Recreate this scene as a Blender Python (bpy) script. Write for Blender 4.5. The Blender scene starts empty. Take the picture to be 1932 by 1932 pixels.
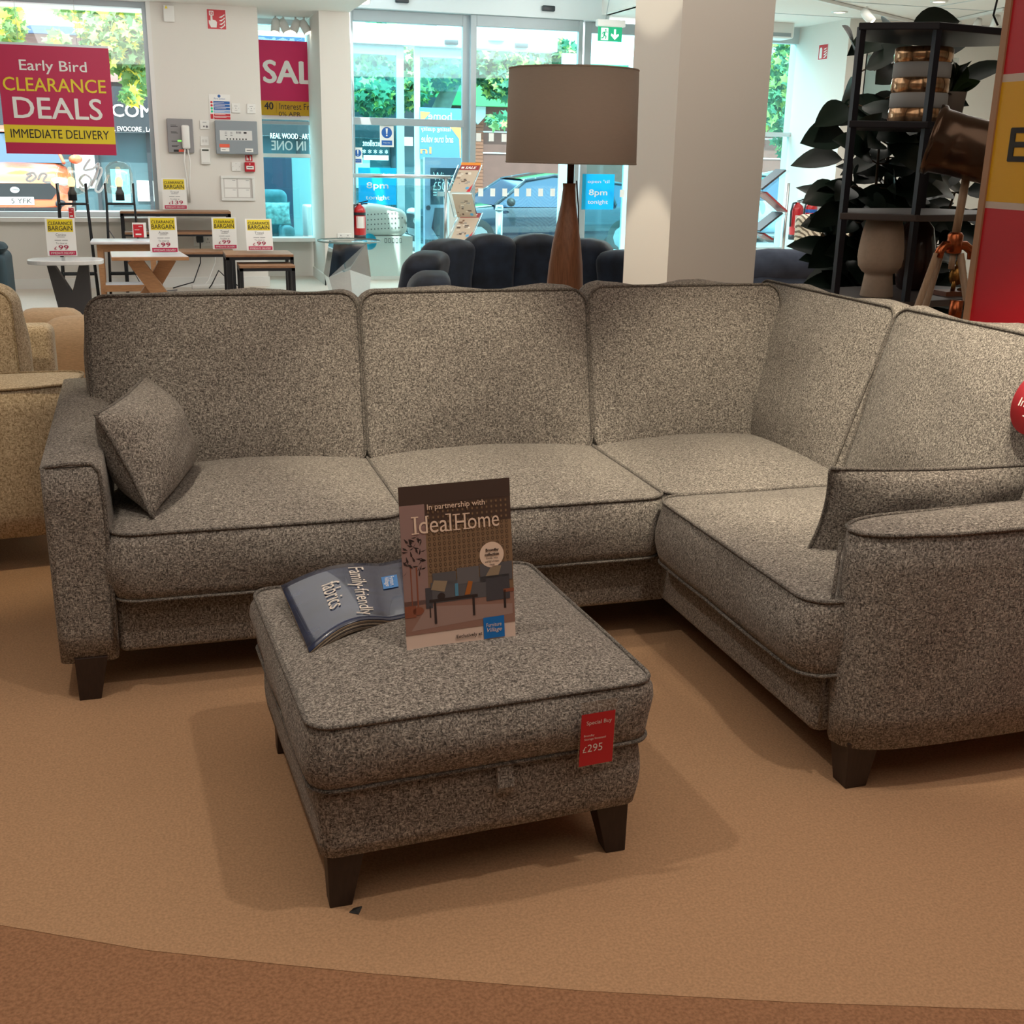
import bpy, bmesh, math, random
from mathutils import Vector, Matrix, noise
sc = bpy.context.scene
COL = sc.collection
PI = math.pi

# ------------------------------------------------------------------ camera
CAM_F, CAM_H = 2176.0, 1.40
YAW, PITCH, ROLL = math.radians(17.17), math.radians(17.28), math.radians(-1.17)
def cam_axes():
    fw = Vector((math.sin(YAW)*math.cos(PITCH), math.cos(YAW)*math.cos(PITCH), -math.sin(PITCH)))
    r = Vector((math.cos(YAW), -math.sin(YAW), 0)); d = fw.cross(r)
    c, s = math.cos(ROLL), math.sin(ROLL)
    return c*r + s*d, -s*r + c*d, fw
CR, CD, CF = cam_axes()
cam_data = bpy.data.cameras.new('camera')
cam_data.sensor_width = 36.0
cam_data.lens = CAM_F/1932.0*36.0
cam_data.clip_start, cam_data.clip_end = 0.05, 300
cam = bpy.data.objects.new('camera', cam_data)
M = Matrix.Identity(4)
for i in range(3):
    M[i][0], M[i][1], M[i][2] = CR[i], -CD[i], -CF[i]
M[2][3] = CAM_H
cam.matrix_world = M
COL.objects.link(cam)
sc.camera = cam

# ------------------------------------------------------------------ light
def lin(c):
    return tuple(((v/255.0)/12.92 if v <= 10 else (((v/255.0)+0.055)/1.055)**2.4) for v in c)
world = bpy.data.worlds.new('sky'); sc.world = world
world.use_nodes = True
wn = world.node_tree.nodes; wl = world.node_tree.links
bg = wn['Background']
sky = wn.new('ShaderNodeTexSky')
sky.sky_type = 'HOSEK_WILKIE'; sky.turbidity = 3.0; sky.ground_albedo = 0.4
sky.sun_direction = Vector((-0.3, -0.65, 0.7)).normalized()
mixn = wn.new('ShaderNodeMixRGB'); mixn.inputs[0].default_value = 0.75
mixn.inputs[2].default_value = (0.86, 0.97, 1.0, 1)
wl.new(sky.outputs[0], mixn.inputs[1]); wl.new(mixn.outputs[0], bg.inputs[0])
bg.inputs[1].default_value = 6.5

def light(name, kind, loc, energy, color, target=None, **kw):
    d = bpy.data.lights.new(name, kind); d.energy = energy; d.color = color
    for k, v in kw.items(): setattr(d, k, v)
    o = bpy.data.objects.new(name, d); COL.objects.link(o); o.location = loc
    if target is not None:
        o.rotation_euler = (Vector(target)-Vector(loc)).to_track_quat('-Z', 'Y').to_euler()
    return o
light('sun', 'SUN', (0, 10, 20), 14.0, (1.0, 0.95, 0.86), (4, 21, 0), angle=0.01)
WARM = (1.0, 0.88, 0.74); NEUT = (1.0, 0.95, 0.88)
light('ceiling_wash_front', 'AREA', (1.0, 1.2, 2.93), 50, WARM, (1.0, 1.2, 0), shape='RECTANGLE', size=5.0, size_y=4.0)  # added soft fill over the foreground, not a fitting of the shop
light('ceiling_wash_middle', 'AREA', (2.0, 6.8, 2.93), 70, NEUT, (2.0, 6.8, 0), shape='RECTANGLE', size=8.0, size_y=3.0)  # added soft fill for the middle of the room, no real fitting
light('ceiling_wash_window', 'AREA', (2.0, 10.3, 2.9), 135, (1.0, 0.97, 0.93), (1.2, 12.6, 0.6), shape='RECTANGLE', size=7.0, size_y=1.4)  # added fill angled at the window wall, not a shop lamp
light('lobby_ceiling_wash', 'AREA', (4.2, 14.65, 3.4), 260, (1.0, 0.99, 0.97), (4.2, 14.65, 0), shape='RECTANGLE', size=4.5, size_y=1.4)  # unseen lamp added above the header to brighten the lobby
def spot(name, loc, tgt, e, deg, blend=0.35, color=WARM, r=0.04):
    return light(name, 'SPOT', loc, e, color, tgt, spot_size=math.radians(deg), spot_blend=blend, shadow_soft_size=r)
spot('track_spot_corner', (1.75, 2.05, 2.85), (1.95, 3.15, 0.35), 200, 40, 0.6, (1.0, 0.87, 0.64))
spot('track_spot_seat', (0.85, 2.75, 2.85), (0.90, 3.38, 0.48), 150, 32, 0.7, (1.0, 0.87, 0.64))
spot('track_spot_right', (1.3, 1.9, 2.85), (2.1, 2.6, 0.55), 130, 40, 0.6, (1.0, 0.87, 0.64))
spot('track_spot_left', (-0.2, 2.7, 2.85), (0.35, 3.42, 0.5), 75, 32, 0.8, (1.0, 0.87, 0.66))
spot('track_spot_beige', (-1.2, 3.1, 2.85), (-0.75, 4.3, 0.6), 90, 40, 0.6, (1.0, 0.80, 0.5))
spot('track_spot_recliner', (-0.9, 4.2, 2.85), (-0.35, 5.6, 0.7), 60, 40, 0.6, (1.0, 0.80, 0.5))
light('ceiling_wash_right', 'AREA', (6.6, 9.2, 2.9), 90, NEUT, (6.6, 9.2, 0), shape='RECTANGLE', size=3.0, size_y=4.0)  # added fill to lift the dim right side: ceiling, floor and pier
spot('track_spot_pillar_face', (2.0, 3.6, 2.85), (2.88, 6.0, 1.75), 95, 44, 0.25, (1.0, 0.86, 0.72))
spot('track_spot_floor', (-0.45, 2.05, 2.85), (0.55, 1.8, 0.0), 54, 88, 0.6, WARM)
spot('track_spot_floor_right', (1.15, 1.35, 2.85), (1.0, 1.9, 0.0), 54, 88, 0.6, WARM)
spot('track_spot_pillar', (1.3, 6.25, 2.9), (2.73, 6.3, 0.1), 150, 27, 0.10, (1.0, 0.86, 0.66))
spot('track_spot_pillar_high', (1.3, 6.3, 2.85), (2.73, 6.32, 2.62), 42, 42, 0.10, (1.0, 0.9, 0.7))

sc.view_settings.view_transform = 'Standard'
sc.view_settings.look = 'None'
sc.view_settings.exposure = 0.0
sc.view_settings.gamma = 1.0
sc.view_settings.use_curve_mapping = False
sc.cycles.use_denoising = True
sc.cycles.max_bounces = 7
sc.cycles.diffuse_bounces = 4
sc.cycles.transparent_max_bounces = 24
sc.cycles.caustics_reflective = False
sc.cycles.caustics_refractive = False
sc.cycles.sample_clamp_indirect = 4.0

# ------------------------------------------------------------------ helpers
def ray(px, py):
    return CR*((px-966.0)/CAM_F) + CD*((py-966.0)/CAM_F) + CF
def at(px, py, Y):            # where a sight line meets the plane y = Y
    d = ray(px, py); return Vector((0, 0, CAM_H)) + d*(Y/d.y)
def atz(px, py, z):           # ... the plane z
    d = ray(px, py); return Vector((0, 0, CAM_H)) + d*((z-CAM_H)/d.z)
def atx(px, py, X):
    d = ray(px, py); return Vector((0, 0, CAM_H)) + d*(X/d.x)

MATS = {}
def pm(name, rgb, rough=0.6, metal=0.0, nscale=0, namt=0.0, bump=0.0, emit=None, estr=0.0, spec=0.5, coat=0.0, stretch=None):
    """plain principled material, colour given as sRGB 0-255, optional fine noise in colour and bump"""
    if name in MATS: return MATS[name]
    m = bpy.data.materials.new(name); m.use_nodes = True
    nt = m.node_tree; b = nt.nodes['Principled BSDF']
    c = lin(rgb)
    b.inputs['Base Color'].default_value = (*c, 1); b.inputs['Roughness'].default_value = rough
    b.inputs['Metallic'].default_value = metal; b.inputs['Specular IOR Level'].default_value = spec
    b.inputs['Coat Weight'].default_value = coat
    if emit:
        b.inputs['Emission Color'].default_value = (*lin(emit), 1); b.inputs['Emission Strength'].default_value = estr
    if nscale:
        tc = nt.nodes.new('ShaderNodeTexCoord'); mp = nt.nodes.new('ShaderNodeMapping')
        mp.inputs['Scale'].default_value = stretch or (1, 1, 1)
        n = nt.nodes.new('ShaderNodeTexNoise'); n.inputs['Scale'].default_value = nscale; n.inputs['Detail'].default_value = 3
        nt.links.new(tc.outputs['Object'], mp.inputs[0]); nt.links.new(mp.outputs[0], n.inputs['Vector'])
        r = nt.nodes.new('ShaderNodeValToRGB')
        r.color_ramp.elements[0].position = 0.3; r.color_ramp.elements[1].position = 0.7
        r.color_ramp.elements[0].color = (*[v*(1-namt) for v in c], 1)
        r.color_ramp.elements[1].color = (*[min(1, v*(1+namt)) for v in c], 1)
        nt.links.new(n.outputs['Fac'], r.inputs[0]); nt.links.new(r.outputs[0], b.inputs['Base Color'])
        if bump:
            bp = nt.nodes.new('ShaderNodeBump'); bp.inputs['Strength'].default_value = bump; bp.inputs['Distance'].default_value = 0.003
            nt.links.new(n.outputs['Fac'], bp.inputs['Height']); nt.links.new(bp.outputs[0], b.inputs['Normal'])
    MATS[name] = m; return m

def fabric(name, dark, mid, light_, scale=95, bump=0.5):
    """chunky woven fabric: short threads lying two ways"""
    m = bpy.data.materials.new(name); m.use_nodes = True
    nt = m.node_tree; N = nt.nodes; L = nt.links; b = N['Principled BSDF']
    b.inputs['Roughness'].default_value = 0.95; b.inputs['Specular IOR Level'].default_value = 0.15
    b.inputs['Sheen Weight'].default_value = 0.12; b.inputs['Sheen Roughness'].default_value = 0.5
    tc = N.new('ShaderNodeTexCoord')
    outs = []
    for st in ((1.0, 1.0, 0.45), (0.45, 0.7, 1.0)):
        mp = N.new('ShaderNodeMapping'); mp.inputs['Scale'].default_value = st
        n = N.new('ShaderNodeTexNoise'); n.inputs['Scale'].default_value = scale; n.inputs['Detail'].default_value = 2.0
        n.inputs['Roughness'].default_value = 0.6
        L.new(tc.outputs['Object'], mp.inputs[0]); L.new(mp.outputs[0], n.inputs['Vector']); outs.append(n.outputs['Fac'])
    sel = N.new('ShaderNodeTexNoise'); sel.inputs['Scale'].default_value = scale*0.45
    L.new(tc.outputs['Object'], sel.inputs['Vector'])
    gt = N.new('ShaderNodeMath'); gt.operation = 'GREATER_THAN'; gt.inputs[1].default_value = 0.5
    L.new(sel.outputs['Fac'], gt.inputs[0])
    mx = N.new('ShaderNodeMix'); L.new(gt.outputs[0], mx.inputs[0]); L.new(outs[0], mx.inputs[2]); L.new(outs[1], mx.inputs[3])
    r = N.new('ShaderNodeValToRGB'); cr = r.color_ramp
    cr.elements[0].position = 0.33; cr.elements[0].color = (*lin(dark), 1)
    cr.elements[1].position = 0.69; cr.elements[1].color = (*lin(light_), 1)
    e = cr.elements.new(0.5); e.color = (*lin(mid), 1)
    L.new(mx.outputs[0], r.inputs[0]); L.new(r.outputs[0], b.inputs['Base Color'])
    bp = N.new('ShaderNodeBump'); bp.inputs['Strength'].default_value = bump; bp.inputs['Distance'].default_value = 0.004
    L.new(mx.outputs[0], bp.inputs['Height']); L.new(bp.outputs[0], b.inputs['Normal'])
    MATS[name] = m; return m

def glassy(name, tint, gloss=0.08, rough=0.02):
    """clear sheet glass: tinted see-through with a mirror film"""
    m = bpy.data.materials.new(name); m.use_nodes = True
    nt = m.node_tree; N = nt.nodes; L = nt.links
    for n in list(N):
        if n.type == 'BSDF_PRINCIPLED': N.remove(n)
    t = N.new('ShaderNodeBsdfTransparent'); t.inputs[0].default_value = (*tint, 1)
    g = N.new('ShaderNodeBsdfGlossy'); g.inputs['Roughness'].default_value = rough
    mx = N.new('ShaderNodeMixShader'); mx.inputs[0].default_value = gloss
    L.new(t.outputs[0], mx.inputs[1]); L.new(g.outputs[0], mx.inputs[2])
    L.new(mx.outputs[0], N['Material Output'].inputs[0])
    MATS[name] = m; return m

def mw(o):
    m = o.matrix_basis.copy()
    while o.parent: o = o.parent; m = o.matrix_basis @ m
    return m

class MB:
    """collects shapes in world coordinates; build() links them as ONE mesh object"""
    def __init__(s): s.v = []; s.f = []; s.mi = []; s.sm = []; s.mats = []
    def m(s, mat):
        if mat not in s.mats: s.mats.append(mat)
        return s.mats.index(mat)
    def add(s, vs, fs, mat, smooth=False, T=None):
        b = len(s.v)
        for p in vs:
            p = Vector(p); s.v.append(T @ p if T else p)
        i = s.m(mat)
        for f in fs: s.f.append([b+k for k in f]); s.mi.append(i); s.sm.append(smooth)
        return s
    def box(s, x0, x1, y0, y1, z0, z1, mat, T=None):
        vs = [(x, y, z) for z in (z0, z1) for y in (y0, y1) for x in (x0, x1)]
        return s.add(vs, [(0, 2, 3, 1), (4, 5, 7, 6), (0, 1, 5, 4), (2, 6, 7, 3), (0, 4, 6, 2), (1, 3, 7, 5)], mat, False, T)
    def rbox(s, x0, x1, y0, y1, z0, z1, r, mat, seg=3, T=None, fn=None, cut=0):
        bm = bmesh.new(); bmesh.ops.create_cube(bm, size=1.0)
        for v in bm.verts:
            v.co = Vector(((x0+x1)/2+v.co.x*(x1-x0), (y0+y1)/2+v.co.y*(y1-y0), (z0+z1)/2+v.co.z*(z1-z0)))
        bmesh.ops.bevel(bm, geom=list(bm.edges), offset=r, segments=seg, profile=0.5, affect='EDGES')
        if cut: bmesh.ops.subdivide_edges(bm, edges=[e for e in bm.edges if e.calc_length() > 0.1], cuts=cut, use_grid_fill=True)
        vs = [v.co.copy() for v in bm.verts]
        if fn: vs = [fn(p) for p in vs]
        bm.verts.index_update()
        s.add(vs, [[v.index for v in f.verts] for f in bm.faces], mat, True, T); bm.free(); return s
    def tube(s, pts, r, mat, n=8, closed=False, cap=True, T=None):
        pts = [Vector(p) for p in pts]; k = len(pts)
        rs = r if isinstance(r, (list, tuple)) else [r]*k
        vs = []; fs = []; prev = None
        for i, p in enumerate(pts):
            if closed: t = pts[(i+1) % k]-pts[i-1]
            else: t = pts[min(i+1, k-1)]-pts[max(i-1, 0)]
            if t.length < 1e-9: t = Vector((0, 0, 1))
            t.normalize()
            if prev is None:
                u = t.cross(Vector((0, 0, 1)))
                if u.length < 1e-3: u = t.cross(Vector((0, 1, 0)))
            else: u = prev - t*prev.dot(t)
            u.normalize(); prev = u; w = t.cross(u)
            for j in range(n):
                a = 2*PI*j/n; vs.append(p+(u*math.cos(a)+w*math.sin(a))*rs[i])
        for i in range(k if closed else k-1):
            for j in range(n):
                a = i*n+j; b = i*n+(j+1) % n; c = ((i+1) % k)*n+(j+1) % n; d = ((i+1) % k)*n+j
                fs.append((a, b, c, d))
        if cap and not closed:
            fs.append(tuple(range(n))[::-1]); fs.append(tuple(range((k-1)*n, k*n)))
        return s.add(vs, fs, mat, True, T)
    def bar(s, p, q, w, h, mat, up=(0, 0, 1)):
        """square bar from p to q"""
        p, q = Vector(p), Vector(q); t = (q-p).normalized(); u = t.cross(Vector(up))
        if u.length < 1e-3: u = t.cross(Vector((0, 1, 0)))
        u.normalize(); v = u.cross(t)
        vs = [c+u*a*w/2+v*b*h/2 for c in (p, q) for a, b in ((-1, -1), (1, -1), (1, 1), (-1, 1))]
        return s.add(vs, [(0, 3, 2, 1), (4, 5, 6, 7), (0, 1, 5, 4), (1, 2, 6, 5), (2, 3, 7, 6), (3, 0, 4, 7)], mat)
    def lathe(s, prof, c, mat, n=32, T=None, smooth=True, cap=True):
        vs = []; fs = []
        for r, z in prof:
            for j in range(n):
                a = 2*PI*j/n; vs.append((c[0]+r*math.cos(a), c[1]+r*math.sin(a), c[2]+z))
        for i in range(len(prof)-1):
            for j in range(n):
                fs.append((i*n+j, i*n+(j+1) % n, (i+1)*n+(j+1) % n, (i+1)*n+j))
        if cap:
            if prof[0][0] > 1e-4: fs.append(tuple(range(n))[::-1])
            if prof[-1][0] > 1e-4: fs.append(tuple(range((len(prof)-1)*n, len(prof)*n)))
        return s.add(vs, fs, mat, smooth, T)
    def prism(s, poly, a, b, mat, axis='z', T=None):
        """polygon of 2-D points swept from a to b along an axis"""
        def P(u, v, w): return {'z': (u, v, w), 'y': (u, w, v), 'x': (w, u, v)}[axis]
        n = len(poly); vs = [P(u, v, a) for u, v in poly]+[P(u, v, b) for u, v in poly]
        fs = [tuple(range(n)), tuple(range(n, 2*n))[::-1]]+[(i, (i+1) % n, n+(i+1) % n, n+i) for i in range(n)]
        return s.add(vs, fs, mat, False, T)
    def blob(s, c, rx, ry, rz, mat, n=16, T=None):
        vs = []; fs = []; k = n//2
        for i in range(k+1):
            th = PI*i/k
            for j in range(n):
                a = 2*PI*j/n
                vs.append((c[0]+rx*math.sin(th)*math.cos(a), c[1]+ry*math.sin(th)*math.sin(a), c[2]-rz*math.cos(th)))
        for i in range(k):
            for j in range(n): fs.append((i*n+j, i*n+(j+1) % n, (i+1)*n+(j+1) % n, (i+1)*n+j))
        return s.add(vs, fs, mat, True, T)
    def taper(s, c0, w0, d0, c1, w1, d1, mat, bev=0):
        """square leg, c0 bottom centre, c1 top centre"""
        vs = [(c[0]+a*w/2, c[1]+b*d/2, c[2]) for c, w, d in ((c0, w0, d0), (c1, w1, d1)) for a, b in ((-1, -1), (1, -1), (1, 1), (-1, 1))]
        return s.add(vs, [(0, 3, 2, 1), (4, 5, 6, 7), (0, 1, 5, 4), (1, 2, 6, 5), (2, 3, 7, 6), (3, 0, 4, 7)], mat)
    def build(s, name, parent=None, bevel=0, fixn=True):
        me = bpy.data.meshes.new(name)
        if parent is not None: inv = mw(parent).inverted(); loc = None
        else:
            xs = [p.x for p in s.v]; ys = [p.y for p in s.v]; zs = [p.z for p in s.v]
            loc = Vector(((min(xs)+max(xs))/2, (min(ys)+max(ys))/2, min(zs))); inv = Matrix.Translation(-loc)
        me.from_pydata([inv @ p for p in s.v], [], s.f)
        for m in s.mats: me.materials.append(m)
        me.polygons.foreach_set('material_index', s.mi)
        me.polygons.foreach_set('use_smooth', s.sm)
        if fixn:
            bm = bmesh.new(); bm.from_mesh(me); bmesh.ops.recalc_face_normals(bm, faces=bm.faces)
            bm.to_mesh(me); bm.free()
        me.update()
        o = bpy.data.objects.new(name, me); COL.objects.link(o)
        if parent is not None: o.parent = parent
        else: o.location = loc
        if bevel:
            md = o.modifiers.new('edges', 'BEVEL'); md.width = bevel; md.segments = 2; md.limit_method = 'ANGLE'
        return o

def thing(name, label, cat, loc=(0, 0, 0), rz=0.0, group=None):
    o = bpy.data.objects.new(name, None); COL.objects.link(o); o.empty_display_size = 0.1
    o.location = loc; o.rotation_euler = (0, 0, rz)
    o['label'] = label; o['category'] = cat
    if group: o['group'] = group
    return o
def tag(o, label, cat, group=None, kind=None):
    o['label'] = label; o['category'] = cat
    if group: o['group'] = group
    if kind: o['kind'] = kind
    return o
def struct(mb, name, parent=None, **k):
    o = mb.build(name, parent, **k)
    if parent is None: o['kind'] = 'structure'
    return o
def struct_root(name, loc):
    o = bpy.data.objects.new(name, None); COL.objects.link(o); o.location = loc; o['kind'] = 'structure'; return o
def plabel(o, s): o['label'] = s; return o
def copy_tree(o, parent=None):
    c = o.copy(); COL.objects.link(c); c.parent = parent
    for ch in list(o.children): copy_tree(ch, c)
    return c

_TC = {}
def text_geo(body, bold=0.0, mirror=False, slant=0.0):
    key = (body, bold, mirror, slant)
    if key in _TC: return _TC[key]
    cu = bpy.data.curves.new('lettering', 'FONT'); cu.body = body; cu.size = 1.0; cu.resolution_u = 3; cu.offset = bold; cu.shear = slant
    cu.fill_mode = 'FRONT'
    ob = bpy.data.objects.new('lettering', cu); COL.objects.link(ob)
    bpy.context.view_layer.update()
    dg = bpy.context.evaluated_depsgraph_get(); me = ob.evaluated_get(dg).to_mesh()
    vs = [(v.co.x, v.co.y) for v in me.vertices]; fs = [list(p.vertices) for p in me.polygons]
    ob.evaluated_get(dg).to_mesh_clear()
    bpy.data.objects.remove(ob); bpy.data.curves.remove(cu)
    x0 = min(v[0] for v in vs); x1 = max(v[0] for v in vs); y0 = min(v[1] for v in vs); y1 = max(v[1] for v in vs)
    vs = [((x-(x0+x1)/2)/(x1-x0), (y-(y0+y1)/2)/(y1-y0)) for x, y in vs]
    if mirror: vs = [(-x, y) for x, y in vs]
    _TC[key] = (vs, fs, (x1-x0)/(y1-y0)); return _TC[key]

class Gfx(MB):
    """flat print on a plane: O corner, U right, V up (metres)"""
    def __init__(s, O, U, V):
        super().__init__(); s.O = Vector(O); s.U = Vector(U).normalized(); s.V = Vector(V).normalized(); s.N = s.U.cross(s.V)
    def P(s, x, y, off): return s.O+s.U*x+s.V*y+s.N*off
    def rect(s, x0, y0, x1, y1, mat, off=0.0008):
        s.add([s.P(x0, y0, off), s.P(x1, y0, off), s.P(x1, y1, off), s.P(x0, y1, off)], [(0, 1, 2, 3)], mat); return s
    def poly(s, pts, mat, off=0.0012):
        s.add([s.P(x, y, off) for x, y in pts], [tuple(range(len(pts)))], mat); return s
    def disc(s, cx, cy, r, mat, off=0.0012, n=28, ry=None):
        return s.poly([(cx+r*math.cos(2*PI*i/n), cy+(ry or r)*math.sin(2*PI*i/n)) for i in range(n)], mat, off)
    def text(s, body, cx, cy, w, h, mat, bold=0.0, off=0.0018, mirror=False, slant=0.0, rot=0.0, _again=False):
        vs, fs, asp = text_geo(body, 0.0, mirror, slant)
        if h is None: h = w/asp
        if w is None: w = h*asp
        c, sn = math.cos(rot), math.sin(rot)
        if bold and not _again:
            b_ = bold*1.1*h
            for i_, (ax_, ay_) in enumerate(((b_, 0), (-b_, 0), (0, b_*0.6), (0, -b_*0.6))): s.text(body, cx+ax_, cy+ay_, w-2*b_, h-b_, mat, 0.0, off+0.0003*(i_+1), mirror, slant, rot, True)
            w -= 2*b_; h -= b_
        s.add([s.P(cx+(x*w*c-y*h*sn), cy+(x*w*sn+y*h*c), off) for x, y in vs], fs, mat); return s
    def slab(s, x0, y0, x1, y1, t, mat):
        """solid board from the plane back by t"""
        vs = [s.P(x, y, o) for o in (0, -t) for x, y in ((x0, y0), (x1, y0), (x1, y1), (x0, y1))]
        s.add(vs, [(0, 1, 2, 3), (7, 6, 5, 4), (0, 4, 5, 1), (1, 5, 6, 2), (2, 6, 7, 3), (3, 7, 4, 0)], mat); return s
XU, ZU = (1, 0, 0), (0, 0, 1)

def rrect(w, d, r, n=10, k=8):
    """outline of a rounded rectangle, straight sides subdivided: list of (x, y, nx, ny)"""
    out = []
    cs = [(w/2-r, d/2-r, 0), (-w/2+r, d/2-r, 90), (-w/2+r, -d/2+r, 180), (w/2-r, -d/2+r, 270)]
    for i, (cx, cy, a0) in enumerate(cs):
        for j in range(n+1):
            a = math.radians(a0+90*j/n); out.append((cx+r*math.cos(a), cy+r*math.sin(a), math.cos(a), math.sin(a)))
        nx, ny, na = cs[(i+1) % 4]
        a = math.radians(a0+90); p = Vector((cx+r*math.cos(a), cy+r*math.sin(a))); q = Vector((nx+r*math.cos(a), ny+r*math.sin(a)))
        for j in range(1, k):
            t = p.lerp(q, j/k); out.append((t.x, t.y, math.cos(a), math.sin(a)))
    return out
def cushion(T, w, d, h, fab, pipe, puff=0.04, puffb=0.015, bulge=0.012, cr=0.05, pr=0.0045, wob=0.006, seed=0.0, pipes=(1, -1), power=2.6, rings=12):
    """boxed, piped cushion: returns (body, piping); local z is the thickness, T its place"""
    ol = rrect(w, d, cr); n = len(ol)
    def nz(x, y, z): return noise.noise(Vector((x*4.5+seed*7.1, y*4.5-seed*3.3, z*4+seed)))*wob + noise.noise(Vector((x*13+seed, y*13, z*9)))*wob*0.3
    def dome(x, y): return max(0, 1-abs(2*x/w)**power)*max(0, 1-abs(2*y/d)**power)
    body = MB(); vs = []; fs = []
    rows = []
    for sgn, pf in ((1, puff), (-1, puffb)):
        rr = []
        for k in range(1, rings+1):
            s = k/rings; s = 1-(1-s)**1.3
            ids = []
            for x, y, nx, ny in ol:
                X, Y = x*s, y*s
                ids.append(len(vs)); vs.append((X, Y, sgn*(h/2+pf*dome(X, Y)+nz(X, Y, sgn)*(0.4+0.6*dome(X, Y)))))
            rr.append(ids)
        ctr = len(vs); vs.append((0, 0, sgn*(h/2+pf+nz(0, 0, sgn))))
        for j in range(n):
            fs.append((ctr, rr[0][j], rr[0][(j+1) % n]) if sgn > 0 else (ctr, rr[0][(j+1) % n], rr[0][j]))
        for k in range(rings-1):
            for j in range(n):
                q = (rr[k][j], rr[k+1][j], rr[k+1][(j+1) % n], rr[k][(j+1) % n]); fs.append(q if sgn > 0 else q[::-1])
        rows.append(rr[-1])
    S = 6; prev = rows[0]; edge = {1: [Vector(vs[i]) for i in rows[0]], -1: [Vector(vs[i]) for i in rows[1]]}
    for k in range(1, S):
        t = k/S; ids = []
        for j, (x, y, nx, ny) in enumerate(ol):
            z = vs[rows[0][j]][2]*(1-t)+vs[rows[1][j]][2]*t
            b = bulge*(1-(2*t-1)**2)*(1+6*noise.noise(Vector((x*5+seed, y*5, 3+t)))*0.3)
            ids.append(len(vs)); vs.append((x+nx*b, y+ny*b, z))
        for j in range(n): fs.append((prev[j], ids[j], ids[(j+1) % n], prev[(j+1) % n]))
        prev = ids
    for j in range(n): fs.append((prev[j], rows[1][j], rows[1][(j+1) % n], prev[(j+1) % n]))
    body.add(vs, fs, fab, True, T)
    pb = MB()
    for sg in pipes:
        pts = [T @ (p+Vector((ol[j][2]*pr*0.4, ol[j][3]*pr*0.4, sg*pr*0.35))) for j, p in enumerate(edge[sg])]
        pb.tube(pts, pr, pipe, 6, closed=True)
    return body, pb
def frame(O, U, V):
    """matrix with local x along U, y along V, z their normal"""
    U = Vector(U).normalized(); V = Vector(V); V = (V-U*V.dot(U)).normalized(); N = U.cross(V)
    m = Matrix.Identity(4)
    for i in range(3): m[i][0], m[i][1], m[i][2], m[i][3] = U[i], V[i], N[i], O[i]
    return m
def pillow(T, w, d, h, fab, pipe, seed=0.0, pr=0.005):
    """knife-edge scatter cushion with pointed corners"""
    n = 22; body = MB(); vs = []; fs = []; per = []
    def q(u): return math.copysign(abs(u)**0.9, u)
    for sg in (1, -1):
        for i in range(n+1):
            for j in range(n+1):
                u, v = 2*i/n-1, 2*j/n-1
                pin = 1-0.075*(1-u*u)*(abs(v)**3); pin2 = 1-0.075*(1-v*v)*(abs(u)**3)
                z = sg*h/2*((1-abs(u)**2.2)*(1-abs(v)**2.2))**0.55
                z += noise.noise(Vector((u*2.2+seed, v*2.2, sg+seed)))*0.012*(1-abs(u)**4)*(1-abs(v)**4)
                vs.append((u*w/2*pin2, v*d/2*pin, z))
    m = (n+1)*(n+1)
    for k in (0, 1):
        for i in range(n):
            for j in range(n):
                f = [k*m+i*(n+1)+j, k*m+(i+1)*(n+1)+j, k*m+(i+1)*(n+1)+j+1, k*m+i*(n+1)+j+1]; fs.append(f if k == 0 else f[::-1])
    body.add(vs, fs, fab, True, T)
    idx = [(i, 0) for i in range(n)]+[(n, j) for j in range(n)]+[(i, n) for i in range(n, 0, -1)]+[(0, j) for j in range(n, 0, -1)]
    pb = MB().tube([T @ Vector(vs[i*(n+1)+j]) for i, j in idx], pr, pipe, 6, closed=True)
    return body, pb
# ------------------------------------------------------------------ materials
FAB = fabric('grey_weave', (66, 62, 59), (126, 120, 114), (187, 180, 171), 290)
PIPE = fabric('grey_weave_piping', (54, 50, 47), (100, 95, 90), (158, 151, 143), 360)
BEIGE = fabric('oatmeal_weave', (142, 124, 100), (192, 175, 150), (226, 213, 190), 230, 0.3)
BEIGEP = fabric('oatmeal_piping', (112, 96, 76), (156, 139, 115), (192, 176, 150), 260, 0.3)
TAN = pm('tan_linen', (196, 168, 138), 0.9, nscale=60, namt=0.12, bump=0.2, stretch=(1, 1, 5))
WENGE = pm('dark_wenge_wood', (44, 31, 27), 0.45, nscale=30, namt=0.25, stretch=(6, 6, 1))
WALL = pm('wall_paint', (226, 222, 215), 0.85)
CEIL = pm('ceiling_paint', (232, 228, 222), 0.9)
WHITE = pm('white_plastic', (232, 231, 227), 0.45)
TRIMW = pm('white_gloss_trim', (228, 228, 224), 0.35)
ALU = pm('grey_aluminium', (158, 168, 172), 0.35, 0.3)
ALUW = pm('pale_aluminium', (205, 214, 217), 0.35, 0.2)
STEEL = pm('brushed_steel', (190, 190, 192), 0.25, 1.0)
BLACKM = pm('black_metal', (33, 33, 37), 0.45, 0.2)
NAVYM = pm('dark_blue_black_metal', (30, 32, 42), 0.4, 0.2)
SENSOR = pm('black_plastic', (38, 44, 50), 0.3)
CARPET = pm('beige_carpet', (180, 144, 112), 0.98, nscale=180, namt=0.16, bump=0.5, spec=0.1)
AISLE = pm('brown_carpet', (154, 114, 86), 0.98, nscale=150, namt=0.24, bump=0.6, spec=0.1)
PALE = pm('pale_floor', (214, 204, 192), 0.7, nscale=60, namt=0.04)
PAVE = pm('paving', (176, 172, 168), 0.85, nscale=8, namt=0.1)
ROAD = pm('asphalt', (120, 122, 126), 0.9, nscale=40, namt=0.12)
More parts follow.
